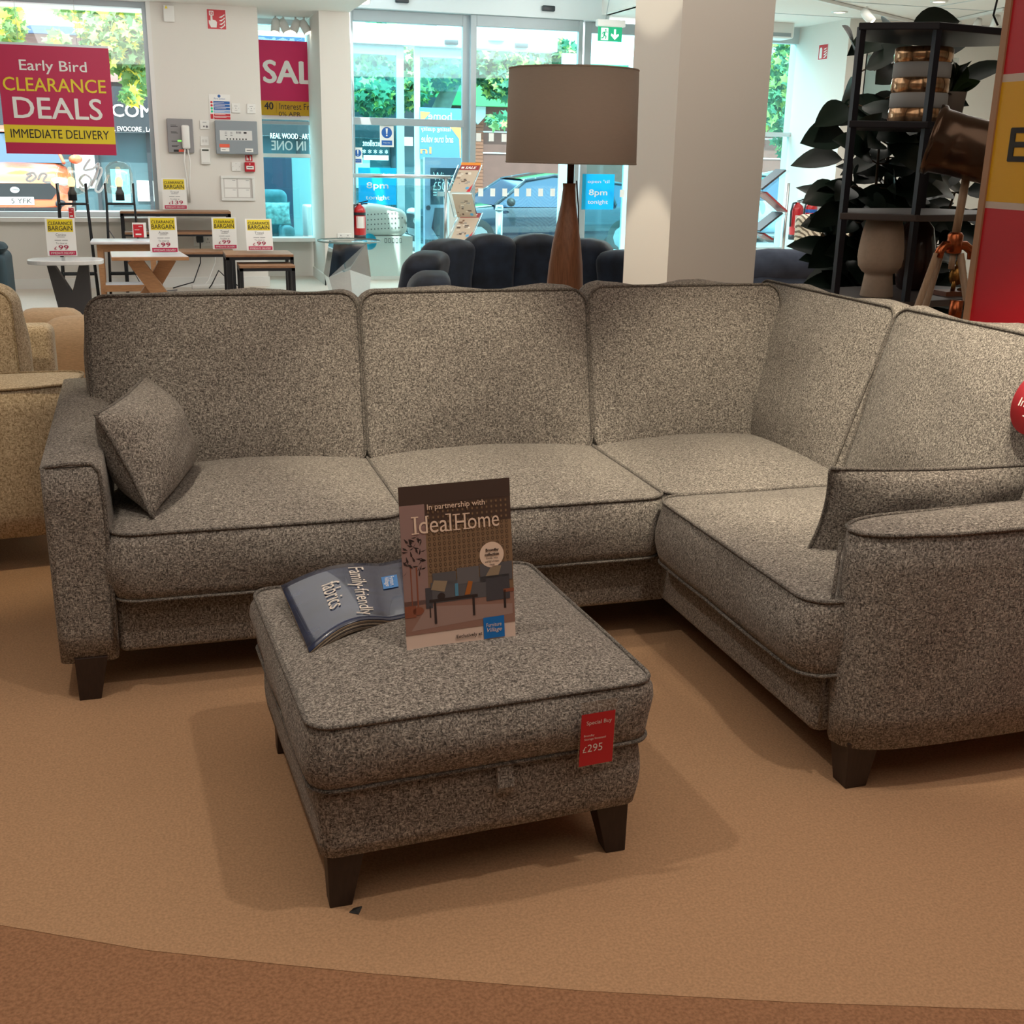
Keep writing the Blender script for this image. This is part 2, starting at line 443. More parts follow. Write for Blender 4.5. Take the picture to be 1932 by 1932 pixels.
GLASS = glassy('shop_glass', (0.68, 0.95, 0.98), 0.06)
GLASSL = glassy('left_window_glass', (0.90, 0.97, 0.98), 0.05)
CLEAR = glassy('clear_acrylic', (0.95, 0.97, 0.97), 0.10, 0.05)
RAILGL = glassy('rail_glass', (0.86, 0.95, 0.95), 0.08)
OAK = pm('oak_wood', (176, 128, 88), 0.5, nscale=14, namt=0.14, stretch=(1.2, 9, 9))
OAKD = pm('rustic_oak', (150, 110, 80), 0.5, nscale=16, namt=0.2, stretch=(1.2, 9, 9))
WALNUT = pm('walnut_wood', (150, 104, 76), 0.4, nscale=22, namt=0.22, stretch=(7, 7, 0.8))
MARBLE = pm('pale_marble', (226, 224, 222), 0.15, nscale=6, namt=0.08)
RED = pm('sign_red', (196, 30, 44), 0.4)
PINK = pm('sign_crimson', (196, 34, 82), 0.45)
YELL = pm('sign_yellow', (232, 206, 40), 0.45)
PWHITE = pm('paper_white', (236, 234, 230), 0.5)
INK = pm('ink_black', (34, 32, 32), 0.6)
INKG = pm('ink_grey', (120, 118, 122), 0.6)
INKR = pm('ink_crimson', (168, 30, 70), 0.6)
BLUE = pm('sign_blue', (22, 92, 168), 0.45)
CYAN = pm('poster_cyan', (40, 200, 235), 0.45)
GREEN = pm('exit_green', (0, 150, 104), 0.4, emit=(0, 170, 120), estr=0.5)
LEDW = pm('exit_white', (240, 250, 246), 0.4, emit=(240, 255, 250), estr=0.6)
NAVYV = pm('navy_velvet', (30, 39, 54), 0.6, nscale=7, namt=0.7, spec=0.35)
NAVYV.node_tree.nodes['Principled BSDF'].inputs['Sheen Weight'].default_value = 0.16
SLATE = pm('slate_velvet', (74, 84, 104), 0.85, nscale=12, namt=0.22)

def lucent(m, k):
    '''thin printed sheet that lets daylight through'''
    nt = m.node_tree; N = nt.nodes; b_ = N['Principled BSDF']; t = N.new('ShaderNodeBsdfTranslucent')
    t.inputs[0].default_value = b_.inputs['Base Color'].default_value[:]
    mx = N.new('ShaderNodeMixShader'); mx.inputs[0].default_value = k
    nt.links.new(b_.outputs[0], mx.inputs[1]); nt.links.new(t.outputs[0], mx.inputs[2]); nt.links.new(mx.outputs[0], N['Material Output'].inputs[0]); return m
YELLT = lucent(pm('yellow_film', (232, 206, 40), 0.45), 0.5)
SALEP = lucent(pm('sale_pink', (206, 50, 106), 0.45), 0.5)
WHITET = lucent(pm('white_film', (240, 240, 238), 0.45), 0.5)
lucent(CYAN, 0.6); lucent(PINK, 0.08)
# ------------------------------------------------------------------ the room
arc = [(-4.5, 7.0), (-3.4, 5.0), (-2.5, 3.9), (-1.6, 3.0), (-0.9, 2.41), (-0.362, 2.026), (-0.1, 1.88), (0.1, 1.79), (0.281, 1.71), (0.636, 1.565),
       (0.979, 1.44), (1.349, 1.318), (1.9, 1.18), (2.6, 1.06), (4.0, 0.95), (10.0, 0.9)]
struct(MB().prism(arc+[(10.0, 7.0)], -0.0008, 0.0, CARPET), 'floor')
struct(MB().box(-5, 10, -2.6, 7.0, -0.06, -0.001, AISLE), 'floor_aisle')
struct(MB().box(-5, 10, 7.0, 13.75, -0.06, 0.0, PALE), 'floor_entrance')
cm = MB().box(-5, 10, -2.6, 11.5, 2.95, 3.05, CEIL).box(-5, 2.07, 11.5, 13.8, 2.735, 3.05, CEIL).box(5.2, 10, 11.5, 13.9, 2.95, 3.05, CEIL)
cm.box(2.07, 5.2, 11.5, 13.9, 3.6, 3.7, CEIL).box(2.07, 5.2, 11.4, 11.5, 2.95, 3.7, CEIL).box(5.15, 5.25, 11.5, 13.9, 2.95, 3.7, CEIL)
for k in range(7): cm.box(5.3, 9.9, 5.3+k*1.2, 5.312+k*1.2, 2.945, 2.95, ALUW)
for k in range(4): cm.box(5.6+k*1.2, 5.612+k*1.2, 4.0, 11.4, 2.945, 2.95, ALUW)
struct(cm, 'ceiling')
wb = MB().box(0.105, 1.148, 12.65, 12.95, 0, 2.735, WALL).box(-5, 0.105, 12.65, 12.95, 0, 0.69, WALL).box(-5, -2.4, 12.65, 12.95, 0.69, 2.735, WALL)
struct(wb, 'wall_back')
struct(MB().box(1.15, 1.79, 13.64, 13.78, 0, 0.40, WALL).box(1.00, 1.148, 12.95, 13.78, 0, 2.735, WALL), 'wall_recess')
struct(MB().box(1.757, 2.07, 12.65, 13.62, 0, 3.05, WALL), 'wall_pier')
struct(MB().box(-5.1, -5, -2.6, 12.95, 0, 3.05, WALL), 'wall_left')
struct(MB().box(-5.1, 10.1, -2.7, -2.6, 0, 3.05, WALL), 'wall_rear')
struct(MB().box(10, 10.1, -2.6, 13.0, 0, 3.05, WALL), 'wall_right')
wr = MB().box(7.83, 8.1, 12.58, 13.9, 0, 2.95, WALL)
p, q = at(1635, 100, 12.58), at(1700, 235, 12.58)
wr.box(8.1, p.x, 12.58, 12.78, 0, 2.95, WALL).box(p.x, 10, 12.58, 12.78, 0, q.z, WALL).box(p.x, 10, 12.58, 12.78, p.z, 2.95, WALL).box(q.x+0.7, 10, 12.58, 12.78, q.z, p.z, WALL)
struct(wr, 'wall_side')
struct(MB().box(-5, 1.16, 12.63, 12.65, 0, 0.10, TRIMW), 'baseboard_back')
struct(MB().box(1.745, 1.757, 12.635, 13.62, 0, 0.11, TRIMW).box(1.745, 2.07, 12.635, 12.65, 0, 0.11, TRIMW), 'baseboard_pier')
# column in the middle of the floor
struct(MB().box(2.73, 3.27, 6.0, 6.64, 0, 2.95, WALL), 'column')

# window 1 (left of the device wall)
w1 = struct_root('window_1', (-1.0, 12.8, 0.69))
fr = MB().box(0.045, 0.105, 12.72, 12.86, 0.69, 2.735, ALU).box(0.105-0.02, 0.125, 12.625, 12.72, 0.69, 2.735, TRIMW)
fr.box(-2.4, 0.045, 12.74, 12.84, 2.68, 2.735, ALU).box(-2.4, 0.045, 12.74, 12.84, 0.70, 0.75, ALUW)
fr.build('window_frame', w1)
MB().box(-2.4, 0.045, 12.785, 12.795, 0.75, 2.68, GLASSL).build('window_pane', w1)
MB().box(-2.4, 0.12, 12.58, 12.74, 0.66, 0.70, TRIMW).build('window_sill', w1)
# window 2 in the deep recess
w2 = struct_root('window_2', (1.47, 13.7, 0.4))
s2 = at(545, 450, 13.7)
f2 = MB()
def zrow(py, Y, px=540): return at(px, py, Y).z
for a, b in ((215, 226), (290, 297)): f2.box(1.15, 1.79, 13.67, 13.75, zrow(b, 13.7), zrow(a, 13.7), TRIMW)
f2.box(1.15, 1.79, 13.68, 13.74, zrow(235, 13.7), zrow(229, 13.7), ALU).box(1.15, 1.79, 13.67, 13.75, 2.68, 2.735, ALUW).box(1.765, 1.80, 13.66, 13.76, 0.4, 2.735, ALUW)
f2.box(1.15, 1.79, 13.67, 13.75, zrow(456, 13.7), zrow(449, 13.7), ALUW)
f2.build('window_frame', w2)
MB().box(1.15, 1.765, 13.70, 13.708, 0.45, 2.68, GLASS).build('window_pane', w2)
MB().box(1.15, 1.757, 13.45, 13.68, 0.40, 0.44, TRIMW).build('window_sill', w2)

# entrance doors (inner line y = 13.7, outer line y = 15.6)
def X(px, Y=13.7, py=200): return at(px, py, Y).x
def Z(py, px, Y=13.7): return at(px, py, Y).z
hz = Z(29, 883)
hd = struct_root('trim_1', (4.0, 13.66, hz))
MB().box(2.07, 5.25, 13.55, 13.78, hz, hz+0.235, ALUW).build('door_header', hd, bevel=0.006)
for px, w in ((758, 0.15), (1034, 0.15), (1185, 0.14)):
    z = hz+0.10; x = X(px, 13.54, 20)
    MB().rbox(x-w/2, x+w/2, 13.50, 13.55, z-0.03, z+0.03, 0.012, SENSOR).build('motion_sensor', hd)
MB().box(2.07, 5.25, 13.62, 13.72, hz+0.30, 3.6, ALUW).build('transom_panel', hd)
MB().box(2.07, 5.25, 13.64, 13.70, hz+0.235, hz+0.30, GLASS).build('transom_pane', hd)
def leaf(name, px0, px1, px_in0, px_in1, py, rails=(), decals=(), Y=13.7, z1=None, gl=GLASS, alu=ALU):
    x0, x1, a0, a1 = X(px0, Y, py), X(px1, Y, py), X(px_in0, Y, py), X(px_in1, Y, py); z1 = z1 or hz
    r = struct_root(name, ((x0+x1)/2, Y, 0))
    f = MB().box(x0, a0, Y-0.03, Y+0.03, 0, z1, alu).box(a1, x1, Y-0.03, Y+0.03, 0, z1, alu)
    f.box(a0, a1, Y-0.03, Y+0.03, z1-0.12, z1, alu).box(a0, a1, Y-0.03, Y+0.03, 0, 0.12, alu)
    for r0, r1 in rails: f.box(a0-0.02, a1+0.02, Y-0.05, Y+0.03, Z(r1, (px0+px1)/2, Y), Z(r0, (px0+px1)/2, Y), ALU)
    f.build('door_frame', r, bevel=0.004)
    MB().box(a0, a1, Y-0.004, Y+0.004, 0.12, z1-0.12, gl).build('door_pane', r)
    if decals:
        g = Gfx((0, Y-0.006, 0), XU, ZU)
        for dx, dy in decals:
            p = at(dx, dy, Y-0.006); g.rect(p.x-0.03, p.z-0.045, p.x+0.03, p.z+0.045, PWHITE)
        g.build('privacy_squares', r, fixn=False)
    return r
leaf('door_1', 664, 884, 668, 871, 200, rails=((224, 238),))
leaf('door_2', 886, 1094, 897, 1086, 200, decals=[(903, 259), (927, 259), (951, 260)]+[(907+22.6*k, 363) for k in range(8)], Y=13.62)
leaf('door_3', 1097, 1215, 1110, 1207, 200, decals=[(1128, 363), (1152, 364), (1174, 365)])
x0, x1 = X(1340), X(1520)
w3 = struct_root('window_3', ((x0+x1)/2, 13.75, 0))
f3 = MB().box(x0, x1, 13.7, 13.8, Z(82, 1480), 2.95, ALUW).box(x0, x1, 13.7, 13.8, Z(258, 1480), Z(250, 1480), ALUW).box(x0, x1, 13.7, 13.8, 0, 0.3, ALUW).box(x0, x0+0.06, 13.7, 13.8, 0.3, 2.8, ALU)
f3.build('window_frame', w3); MB().box(x0, x1, 13.745, 13.755, 0.3, Z(82, 1480), GLASS).build('window_pane', w3)
YO = 15.6
h2 = Z(86, 750, YO)
oh = struct_root('trim_2', (5, YO, h2))
MB().box(2.0, X(1046, YO, 100), YO-0.12, YO+0.12, h2, h2+0.24, ALUW).build('door_header', oh, bevel=0.006)
for px in (851, 983): MB().rbox(X(px, YO-0.13, 90)-0.09, X(px, YO-0.13, 90)+0.09, YO-0.17, YO-0.12, h2+0.03, h2+0.09, 0.012, SENSOR).build('motion_sensor', oh)
MB().rbox(X(915, YO, 80), X(947, YO, 80), YO-0.2, YO-0.12, h2+0.10, h2+0.20, 0.012, WHITE).build('door_controller', oh)
leaf('door_4', 640, 762, 645, 748, 230, Y=YO, z1=h2, alu=ALU)
leaf('door_5', 782, 880, 792, 874, 230, Y=YO+0.08, z1=h2, alu=ALUW)
leaf('door_6', 1057, 1190, 1083, 1180, 230, Y=YO, z1=h2, alu=ALUW)
struct(MB().box(1.8, 12, 13.8, 16.0, -0.12, -0.02, PAVE), 'floor_lobby')

# street
struct(MB().box(1.8, 40, 16.0, 19.0, -0.4, -0.18, PAVE).box(-30, 1.8, 13.8, 25.5, -0.4, 0.13, PAVE).box(12, 40, 13.9, 16.0, -0.4, -0.18, PAVE), 'pavement')
struct(MB().box(1.8, 40, 19.0, 25.5, -0.42, -0.30, ROAD), 'road')
struct(MB().box(-30, 40, 25.5, 60, -0.4, -0.18, PAVE), 'pavement_opposite')

# ------------------------------------------------------------------ buildings opposite
BRK = pm('mauve_brick', (150, 122, 116), 0.85, nscale=5, namt=0.12, stretch=(1, 1, 6))
BRN = pm('brown_cladding', (124, 74, 66), 0.8, nscale=4, namt=0.1)
FASC = pm('black_fascia', (40, 46, 52), 0.5)
SHOPGL = pm('dark_shop_glass', (70, 96, 104), 0.1, spec=0.8)
ROOFT = pm('roof_tile', (172, 160, 158), 0.8, nscale=8, namt=0.1)
ROOFD = pm('roof_tile_shade_line', (110, 104, 106), 0.8)
GUT = pm('blue_gutter', (58, 84, 120), 0.5)
YB = 28.0
ba = thing('shop_building', 'brick shop opposite with tiled roof and black lettered fascia, seen through left windows', 'building', (0, 30, -0.2))
zf1, zf0 = Z(165, 250, YB), Z(250, 250, YB)
MB().box(-9, 6.6, YB, YB+4, zf1+0.1, 4.3, BRK).build('wall', ba)
MB().box(-9, 6.6, YB-0.25, YB, zf0, zf1, FASC).build('fascia', ba)
MB().box(-9, 6.6, YB+0.1, YB+4, -0.2, zf0, SHOPGL).build('shop_window', ba)
for k in range(14): MB().box(-8.8+k*1.1, -8.72+k*1.1, YB-0.02, YB+0.1, -0.2, zf0, FASC).build('window_bar', ba)
zr = Z(58, 120, YB)
MB().box(-9, 6.6, YB-0.35, YB-0.15, zr-0.1, zr+0.06, GUT).build('gutter', ba)
rf = MB()
for k in range(16):
    a, b = k/16, (k+1)/16
    rf.add([(-9, YB-0.3+a*5, zr+a*3.2+0.06), (6.6, YB-0.3+a*5, zr+a*3.2+0.06), (6.6, YB-0.3+b*5, zr+b*3.2), (-9, YB-0.3+b*5, zr+b*3.2)], [(0, 1, 2, 3)], ROOFT)
    rf.add([(-9, YB-0.3+a*5, zr+a*3.2), (6.6, YB-0.3+a*5, zr+a*3.2), (6.6, YB-0.3+a*5, zr+a*3.2+0.06), (-9, YB-0.3+a*5, zr+a*3.2+0.06)], [(0, 1, 2, 3)], ROOFD)
rf.build('roof', ba)
g = Gfx((0, YB-0.26, 0), XU, ZU)
def gtext(g, s, px0, px1, py0, py1, mat, Y, **k):
    a, b = at(px0, (py0+py1)/2, Y), at(px1, (py0+py1)/2, Y); zt, zb = at((px0+px1)/2, py0, Y).z, at((px0+px1)/2, py1, Y).z
    g.text(s, (a.x+b.x)/2-g.O.x, (zt+zb)/2-g.O.z, b.x-a.x, zt-zb, mat, **k)
def grect(g, px0, px1, py0, py1, mat, Y, off=0.0008):
    a, b = at(px0, (py0+py1)/2, Y), at(px1, (py0+py1)/2, Y); zt, zb = at((px0+px1)/2, py0, Y).z, at((px0+px1)/2, py1, Y).z
    g.rect(a.x-g.O.x, zb-g.O.z, b.x-g.O.x, zt-g.O.z, mat, off)
gtext(g, 'COM', 211, 288, 197, 221, PWHITE, YB-0.26, bold=0.02)
gtext(g, '. EVOCORE . LA', 216, 287, 239, 248, PWHITE, YB-0.26, bold=0.01)
gtext(g, 'REAL WOOD . ARTIF', 510, 592, 252, 262, PWHITE, YB-0.26, bold=0.01)
g.build('lettering', ba, fixn=False)
rnd = random.Random(4)
for k in range(16):
    x = -4.6+k*0.62+rnd.uniform(-.1, .1); z = rnd.uniform(0.1, 0.7); w = rnd.uniform(0.25, 0.5); h = rnd.uniform(0.4, 0.9)
    c = [(210, 222, 226), (120, 190, 200), (232, 232, 226), (160, 176, 186), (90, 120, 136)][k % 5]
    MB().box(x, x+w, YB+0.06, YB+0.098, z, min(z+h, zf0-0.05), pm('shop_display_%d' % (k % 5), c, 0.6)).build('window_display', ba)

bb = thing('shop_building', 'brown clad shop opposite with green fascia and white square tiles, behind the entrance', 'building', (12, 31, -0.2))
YC = 30.0
zg = Z(201, 900, YC)
MB().box(6.9, 19, YC, YC+5, -0.2, zg, BRN).build('wall', bb)
MB().box(6.9, 19, YC-0.5, YC, zg, zg+1.3, pm('green_fascia', (84, 160, 96), 0.6)).build('fascia', bb)
br = MB(); bx0, bx1 = X(893, YC-0.06, 250), X(912, YC-0.06, 250)
for k in range(34): br.box(bx0, bx1, YC-0.06, YC, -0.2+k*0.085, -0.2+k*0.085+0.075, pm('red_brick', (150, 84, 64), 0.8))
br.build('brick_pier', bb)
sl = MB()
for py in (250, 290): sl.box(7, 19, YC-0.02, YC, Z(py, 930, YC), Z(py, 930, YC)+0.03, PWHITE)
sl.build('panel_joints', bb)
x = X(902, YC-0.2, 215); z = Z(215, 902, YC-0.2)
MB().prism([(x-0.2, z+0.18), (x+0.2, z+0.18), (x+0.2, z-0.05), (x, z-0.25), (x-0.2, z-0.05)], YC-0.2, YC-0.07, pm('alarm_box_white', (210, 214, 214), 0.4), 'y').build('alarm_box', bb)
MB().box(19.5, 34, 33, 40, -0.2, 5.2, pm('pale_render', (196, 206, 208), 0.8)).build('office_building')
tag(bpy.data.objects['office_building'], 'pale plain office block beyond the far right window', 'building')
# ------------------------------------------------------------------ corner sofa
def poly_outline(poly, step=0.03):
    pts = [Vector((*p, 0)) for p in poly]; out = []
    for i, p in enumerate(pts):
        q = pts[(i+1) % len(pts)]; k = max(1, int((q-p).length/step))
        for j in range(k): out.append(p.lerp(q, j/k))
    n = len(out)
    for _ in range(2): out = [(out[i-1]+out[i]*2+out[(i+1) % n])/4 for i in range(n)]
    r = []
    for i in range(n):
        t = (out[(i+1) % n]-out[i-1]).normalized(); r.append((out[i].x, out[i].y, t.y, -t.x))
    return r
_rr = rrect
def shaped(T, poly, h, fab, pipe, **k):
    """cushion-like block with a free plan outline (counter-clockwise)"""
    global rrect
    ol = poly_outline(poly); w = 2*max(abs(p[0]) for p in ol); d = 2*max(abs(p[1]) for p in ol)
    rrect = lambda *a: ol
    try: return cushion(T, w, d, h, fab, pipe, **k)
    finally: rrect = _rr
def put(pair, name, root, pipe_name='piping'):
    o = pair[0].build(name, root)
    if pair[1].v: pair[1].build(pipe_name, o)
    return o
def ctr(poly):
    cx = (min(p[0] for p in poly)+max(p[0] for p in poly))/2; cy = (min(p[1] for p in poly)+max(p[1] for p in poly))/2
    return cx, cy, [(x-cx, y-cy) for x, y in poly]

sofa = thing('corner_sofa', 'large grey woven fabric corner sofa on dark tapered wooden legs', 'sofa', (1.0, 3.3, 0))
b = MB().rbox(-0.16, 1.42, 2.975, 3.20, 0.115, 0.272, 0.02, FAB).rbox(-0.16, 2.30, 3.1, 3.9, 0.13, 0.27, 0.02, FAB)
b.rbox(1.392, 2.30, 2.10, 3.06, 0.115, 0.272, 0.03, FAB)
b.build('base', sofa)
bk = MB().rbox(-0.15, 2.36, 3.80, 3.97, 0.115, 0.74, 0.04, FAB).rbox(2.20, 2.36, 2.0, 3.97, 0.115, 0.74, 0.04, FAB)
bk.build('back_frame', sofa)
# arms
T = Matrix.Translation((-0.232, 3.44, 0.395)) @ Matrix.Rotation(math.radians(2.2), 4, 'X')
put(cushion(T, 0.145, 1.0, 0.53, FAB, PIPE, puff=0.018, puffb=0.0, bulge=0.008, cr=0.022, pipes=(), wob=0.004, seed=1, power=3), 'arm', sofa)
fa = MB()
yf = 2.933
fa.tube([(-0.302, yf+0.025, 0.635), (-0.288, yf, 0.645), (-0.235, yf-0.003, 0.65), (-0.185, yf, 0.648), (-0.167, yf, 0.628), (-0.161, yf+0.004, 0.55), (-0.160, yf+0.008, 0.30), (-0.163, yf+0.01, 0.14)], 0.0055, PIPE, 6)
fa.build('arm_piping', sofa)
cx, cy, pl = ctr([(1.405, 2.085), (1.425, 2.035), (1.48, 2.005), (1.60, 1.99), (1.90, 1.985), (2.36, 1.985), (2.36, 2.15), (1.9, 2.155), (1.60, 2.15), (1.47, 2.135), (1.42, 2.115)])
T = Matrix.Translation((cx, cy, 0.375)) @ Matrix.Rotation(math.radians(-0.8), 4, 'Y')
put(shaped(T, pl, 0.51, FAB, PIPE, puff=0.022, puffb=0.0, bulge=0.012, pipes=(1,), wob=0.004, seed=2), 'arm', sofa)
MB().tube([(1.406, 2.09, 0.60), (1.400, 2.09, 0.45), (1.400, 2.09, 0.25), (1.404, 2.09, 0.14)], 0.005, PIPE, 6).build('arm_piping', sofa)
# seat cushions
for i, (x0, x1, y0, y1) in enumerate(((-0.158, 0.606, 2.915, 3.66), (0.610, 1.372, 2.915, 3.66), (1.378, 2.06, 2.925, 3.66), (1.335, 2.06, 2.07, 2.918))):
    T = Matrix.Translation(((x0+x1)/2, (y0+y1)/2, 0.372))
    put(cushion(T, x1-x0, y1-y0, 0.178, FAB, PIPE, puff=0.046, puffb=0.008, bulge=0.014, cr=0.065, power=2.1, seed=i+3.0), 'seat_cushion', sofa)
# back cushions
for i, (x0, x1, dz) in enumerate(((-0.205, 0.602, 0.0), (0.614, 1.372, 0.0), (1.382, 2.10, 0.008))):
    V = Vector((0, 0.12, 0.50)).normalized(); Tm = frame((0, 0, 0), (1, 0, 0), V); N = Vector((Tm[0][2], Tm[1][2], Tm[2][2]))
    c = Vector(((x0+x1)/2, 3.600, 0.704+dz)) - N*0.08
    put(cushion(frame(c, (1, 0, 0), V), x1-x0, 0.545, 0.16, FAB, PIPE, puff=0.05, puffb=0.03, bulge=0.02, cr=0.055, seed=i+11.0, wob=0.015), 'back_cushion', sofa)
for i, (y0, y1) in enumerate(((3.87, 3.035), (3.025, 2.18))):
    V = Vector(((0.17, 0.13)[i], 0, 0.50)).normalized(); Tm = frame((0, 0, 0), (0, -1, 0), V); N = Vector((Tm[0][2], Tm[1][2], Tm[2][2]))
    c = Vector(((2.06, 2.075)[i], (y0+y1)/2, 0.708)) - N*0.08
    put(cushion(frame(c, (0, -1, 0), V), y0-y1, 0.555, 0.16, FAB, PIPE, puff=0.055, puffb=0.03, bulge=0.02, cr=(0.04, 0.055)[i], seed=i+21.0, wob=0.015), 'back_cushion', sofa)
for (x, y, dx, dy) in ((-0.228, 2.985, 0.012, -0.0), (1.485, 2.068, 0.0, 0.0), (2.26, 2.06, 0, 0), (-0.22, 3.88, 0, 0), (2.26, 3.88, 0, 0)):
    MB().taper((x-dx, y, 0), 0.055, 0.055, (x, y, 0.125), 0.082, 0.082, WENGE).build('leg', sofa, bevel=0.002)

def scatter(label, O, U, V, w, d, h, seed):
    a, p = pillow(frame(O, U, V), w, d, h, FAB, PIPE, seed)
    o = a.build('scatter_cushion'); tag(o, label, 'cushion', None); p.build('piping', o); return o
scatter('grey scatter cushion leaning on the left arm of the corner sofa', (-0.050, 3.25, 0.618), (0.13, 0.50, 0.01), (-0.12, 0.03, 0.28), 0.48, 0.30, 0.20, 1.3)
scatter('grey scatter cushion lying against the near right arm of the corner sofa', (1.800, 2.325, 0.560), (1, 0.0, -0.035), (0.09, -0.065, 0.217), 0.64, 0.285, 0.13, 4.7)

# ------------------------------------------------------------------ footstool
st = thing('footstool', 'grey woven storage footstool with padded lid in front of the sofa', 'footstool', (0.535, 2.265, 0), math.radians(3.2))
R0 = Matrix.Translation((0.535, 2.265, 0)) @ Matrix.Rotation(math.radians(3.2), 4, 'Z')
put(cushion(R0 @ Matrix.Translation((0, 0, 0.194)), 0.66, 0.70, 0.15, FAB, PIPE, puff=0.0, puffb=0.0, bulge=0.006, cr=0.03, pipes=(), wob=0.002, seed=31), 'base', st)
put(cushion(R0 @ Matrix.Translation((0, 0, 0.336)), 0.69, 0.73, 0.128, FAB, PIPE, puff=0.048, puffb=0.0, bulge=0.016, cr=0.045, wob=0.005, seed=32), 'lid', st)
for sx in (-1, 1):
    for sy in (-1, 1):
        MB().taper(R0 @ Vector((sx*0.292, sy*0.315, 0)), 0.044, 0.044, R0 @ Vector((sx*0.278, sy*0.300, 0.13)), 0.075, 0.075, WENGE).build('leg', st, bevel=0.002)
tb = MB(); pts = []
for k in range(13):
    a = PI*k/12
    pts.append((0.012*math.cos(a)+0.0, 0.225-0.02*math.sin(a)))
vs = []
prof = [(-0.352, 0.285), (-0.366, 0.268), (-0.374, 0.245), (-0.378, 0.225), (-0.374, 0.212), (-0.364, 0.212), (-0.362, 0.23), (-0.358, 0.262)]
for s in (-1, 1):
    for y, z in prof: vs.append((0.028+s*0.0165, y, z))
n = len(prof)
tb.add(vs, [tuple(range(n))[::-1], tuple(range(n, 2*n))]+[(i, (i+1) % n, n+(i+1) % n, n+i) for i in range(n)], FAB, False, R0)
tb.build('pull_tab', st)

# price tag hung on the footstool
def price_tag():
    U = (R0.to_3x3() @ Vector((1, 0.02, 0))); O = at(1089, 1450, (R0 @ Vector((0.25, -0.402, 0))).y)
    r = thing('price_tag', 'red special buy price tag in clear sleeve on front of the footstool', 'price tag', tuple(O))
    g = Gfx(O, U, (0, -0.04, 1)); g.slab(0, 0, 0.078, 0.145, 0.0015, CLEAR).build('clear_sleeve', r)
    g = Gfx(O, U, (0, -0.04, 1))
    g.rect(0.003, 0.003, 0.075, 0.118, RED, 0.0006)
    g.build('card', r, fixn=False)
    g = Gfx(O, U, (0, -0.04, 1))
    g.text('Special Buy', 0.041, 0.097, 0.054, None, PWHITE, 0.0)
    g.text('Brondby', 0.021, 0.070, 0.022, None, PWHITE); g.text('Storage footstool', 0.034, 0.062, 0.046, None, PWHITE)
    g.text('£', 0.013, 0.040, 0.008, 0.013, PWHITE); g.text('295', 0.035, 0.042, 0.032, 0.017, PWHITE)
    g.build('lettering', r, fixn=False)
price_tag()

# fabric sample book on the footstool
def sample_book():
    z = 0.452
    A, B, C, D = atz(530, 1103, z), atz(583, 1203, z), atz(775, 1160, z), atz(762, 1052, z)
    r = thing('fabric_sample_book', 'blue covered fabric sample book lying open cornered on the footstool lid', 'book', tuple((A+C)/2-Vector((0, 0, 0.03))))
    def S(u, v, dz=0.0):     # u from A to B, v from A to D
        p = A*(1-u)*(1-v)+B*u*(1-v)+D*(1-u)*v+C*u*v
        p = p.copy(); p.z += 0.026*math.sin(min(1, v*1.25)*PI)*0.8 - 0.030*(1-v)**3*u - 0.002 + dz; return p
    def sheet(v0, z0, z1, mat, name, off=0.0, par=r, n=14):
        m = MB(); vs = []; fs = []
        for zz in (z0, z1):
            for i in range(n+1):
                for j in range(n+1): vs.append(S(off+(1-off)*i/n, v0+(1-v0)*j/n, zz))
        k = (n+1)*(n+1)
        for i in range(n):
            for j in range(n):
                a = i*(n+1)+j; q = (a, a+n+1, a+n+2, a+1); fs.append(q); fs.append(tuple(x+k for x in q[::-1]))
        per = [(i, 0) for i in range(n)]+[(n, j) for j in range(n)]+[(i, n) for i in range(n, 0, -1)]+[(0, j) for j in range(n, 0, -1)]
        for x in range(len(per)):
            a = per[x][0]*(n+1)+per[x][1]; y = per[(x+1) % len(per)]; bb_ = y[0]*(n+1)+y[1]; fs.append((a, bb_, bb_+k, a+k))
        m.add(vs, fs, mat, True); return m.build(name, par)
    cov = pm('book_cover_blue', (44, 54, 82), 0.25, nscale=9, namt=0.35, coat=0.5, stretch=(1, 5, 1))
    for i, c in enumerate(((150, 132, 112), (92, 84, 78), (170, 156, 140), (70, 64, 62), (128, 116, 104), (110, 98, 86))):
        sheet(0.005*i, -0.0035*(i+1)-0.0025, -0.0035*i-0.0025, pm('swatch_%d' % i, c, 0.9, nscale=120, namt=0.2), 'fabric_swatch', 0.004*i)
    sheet(0.0, -0.0022, 0.0, cov, 'cover')
    # print on the cover follows its curve
    def onto(g, name):
        m = MB(); m.mats = g.mats; m.f = g.f; m.mi = g.mi; m.sm = g.sm
        m.v = [S(p.x, p.y, 0.0006+p.z) for p in g.v]; return m.build(name, r, fixn=False)
    g = Gfx((0, 0, 0), (1, 0, 0), (0, 1, 0))
    cream = pm('cream_print', (226, 216, 206), 0.6)
    g.text('Family-friendly', 0.52, 0.56, 0.84, 0.17, cream, 0.0); g.text('fabrics', 0.50, 0.34, 0.42, 0.15, cream, 0.0)
    onto(g, 'lettering')
    g = Gfx((0, 0, 0), (1, 0, 0), (0, 1, 0)); g.rect(0.28, 0.78, 0.50, 0.92, pm('logo_blue', (44, 120, 190), 0.4)); onto(g, 'logo_patch')
    g = Gfx((0, 0, 0), (1, 0, 0), (0, 1, 0)); g.text('Furniture', 0.39, 0.87, 0.16, 0.04, PWHITE, 0.0, 0.003); g.text('Village', 0.39, 0.82, 0.16, 0.05, PWHITE, 0.0, 0.003, slant=0.3); onto(g, 'logo_lettering')
sample_book()

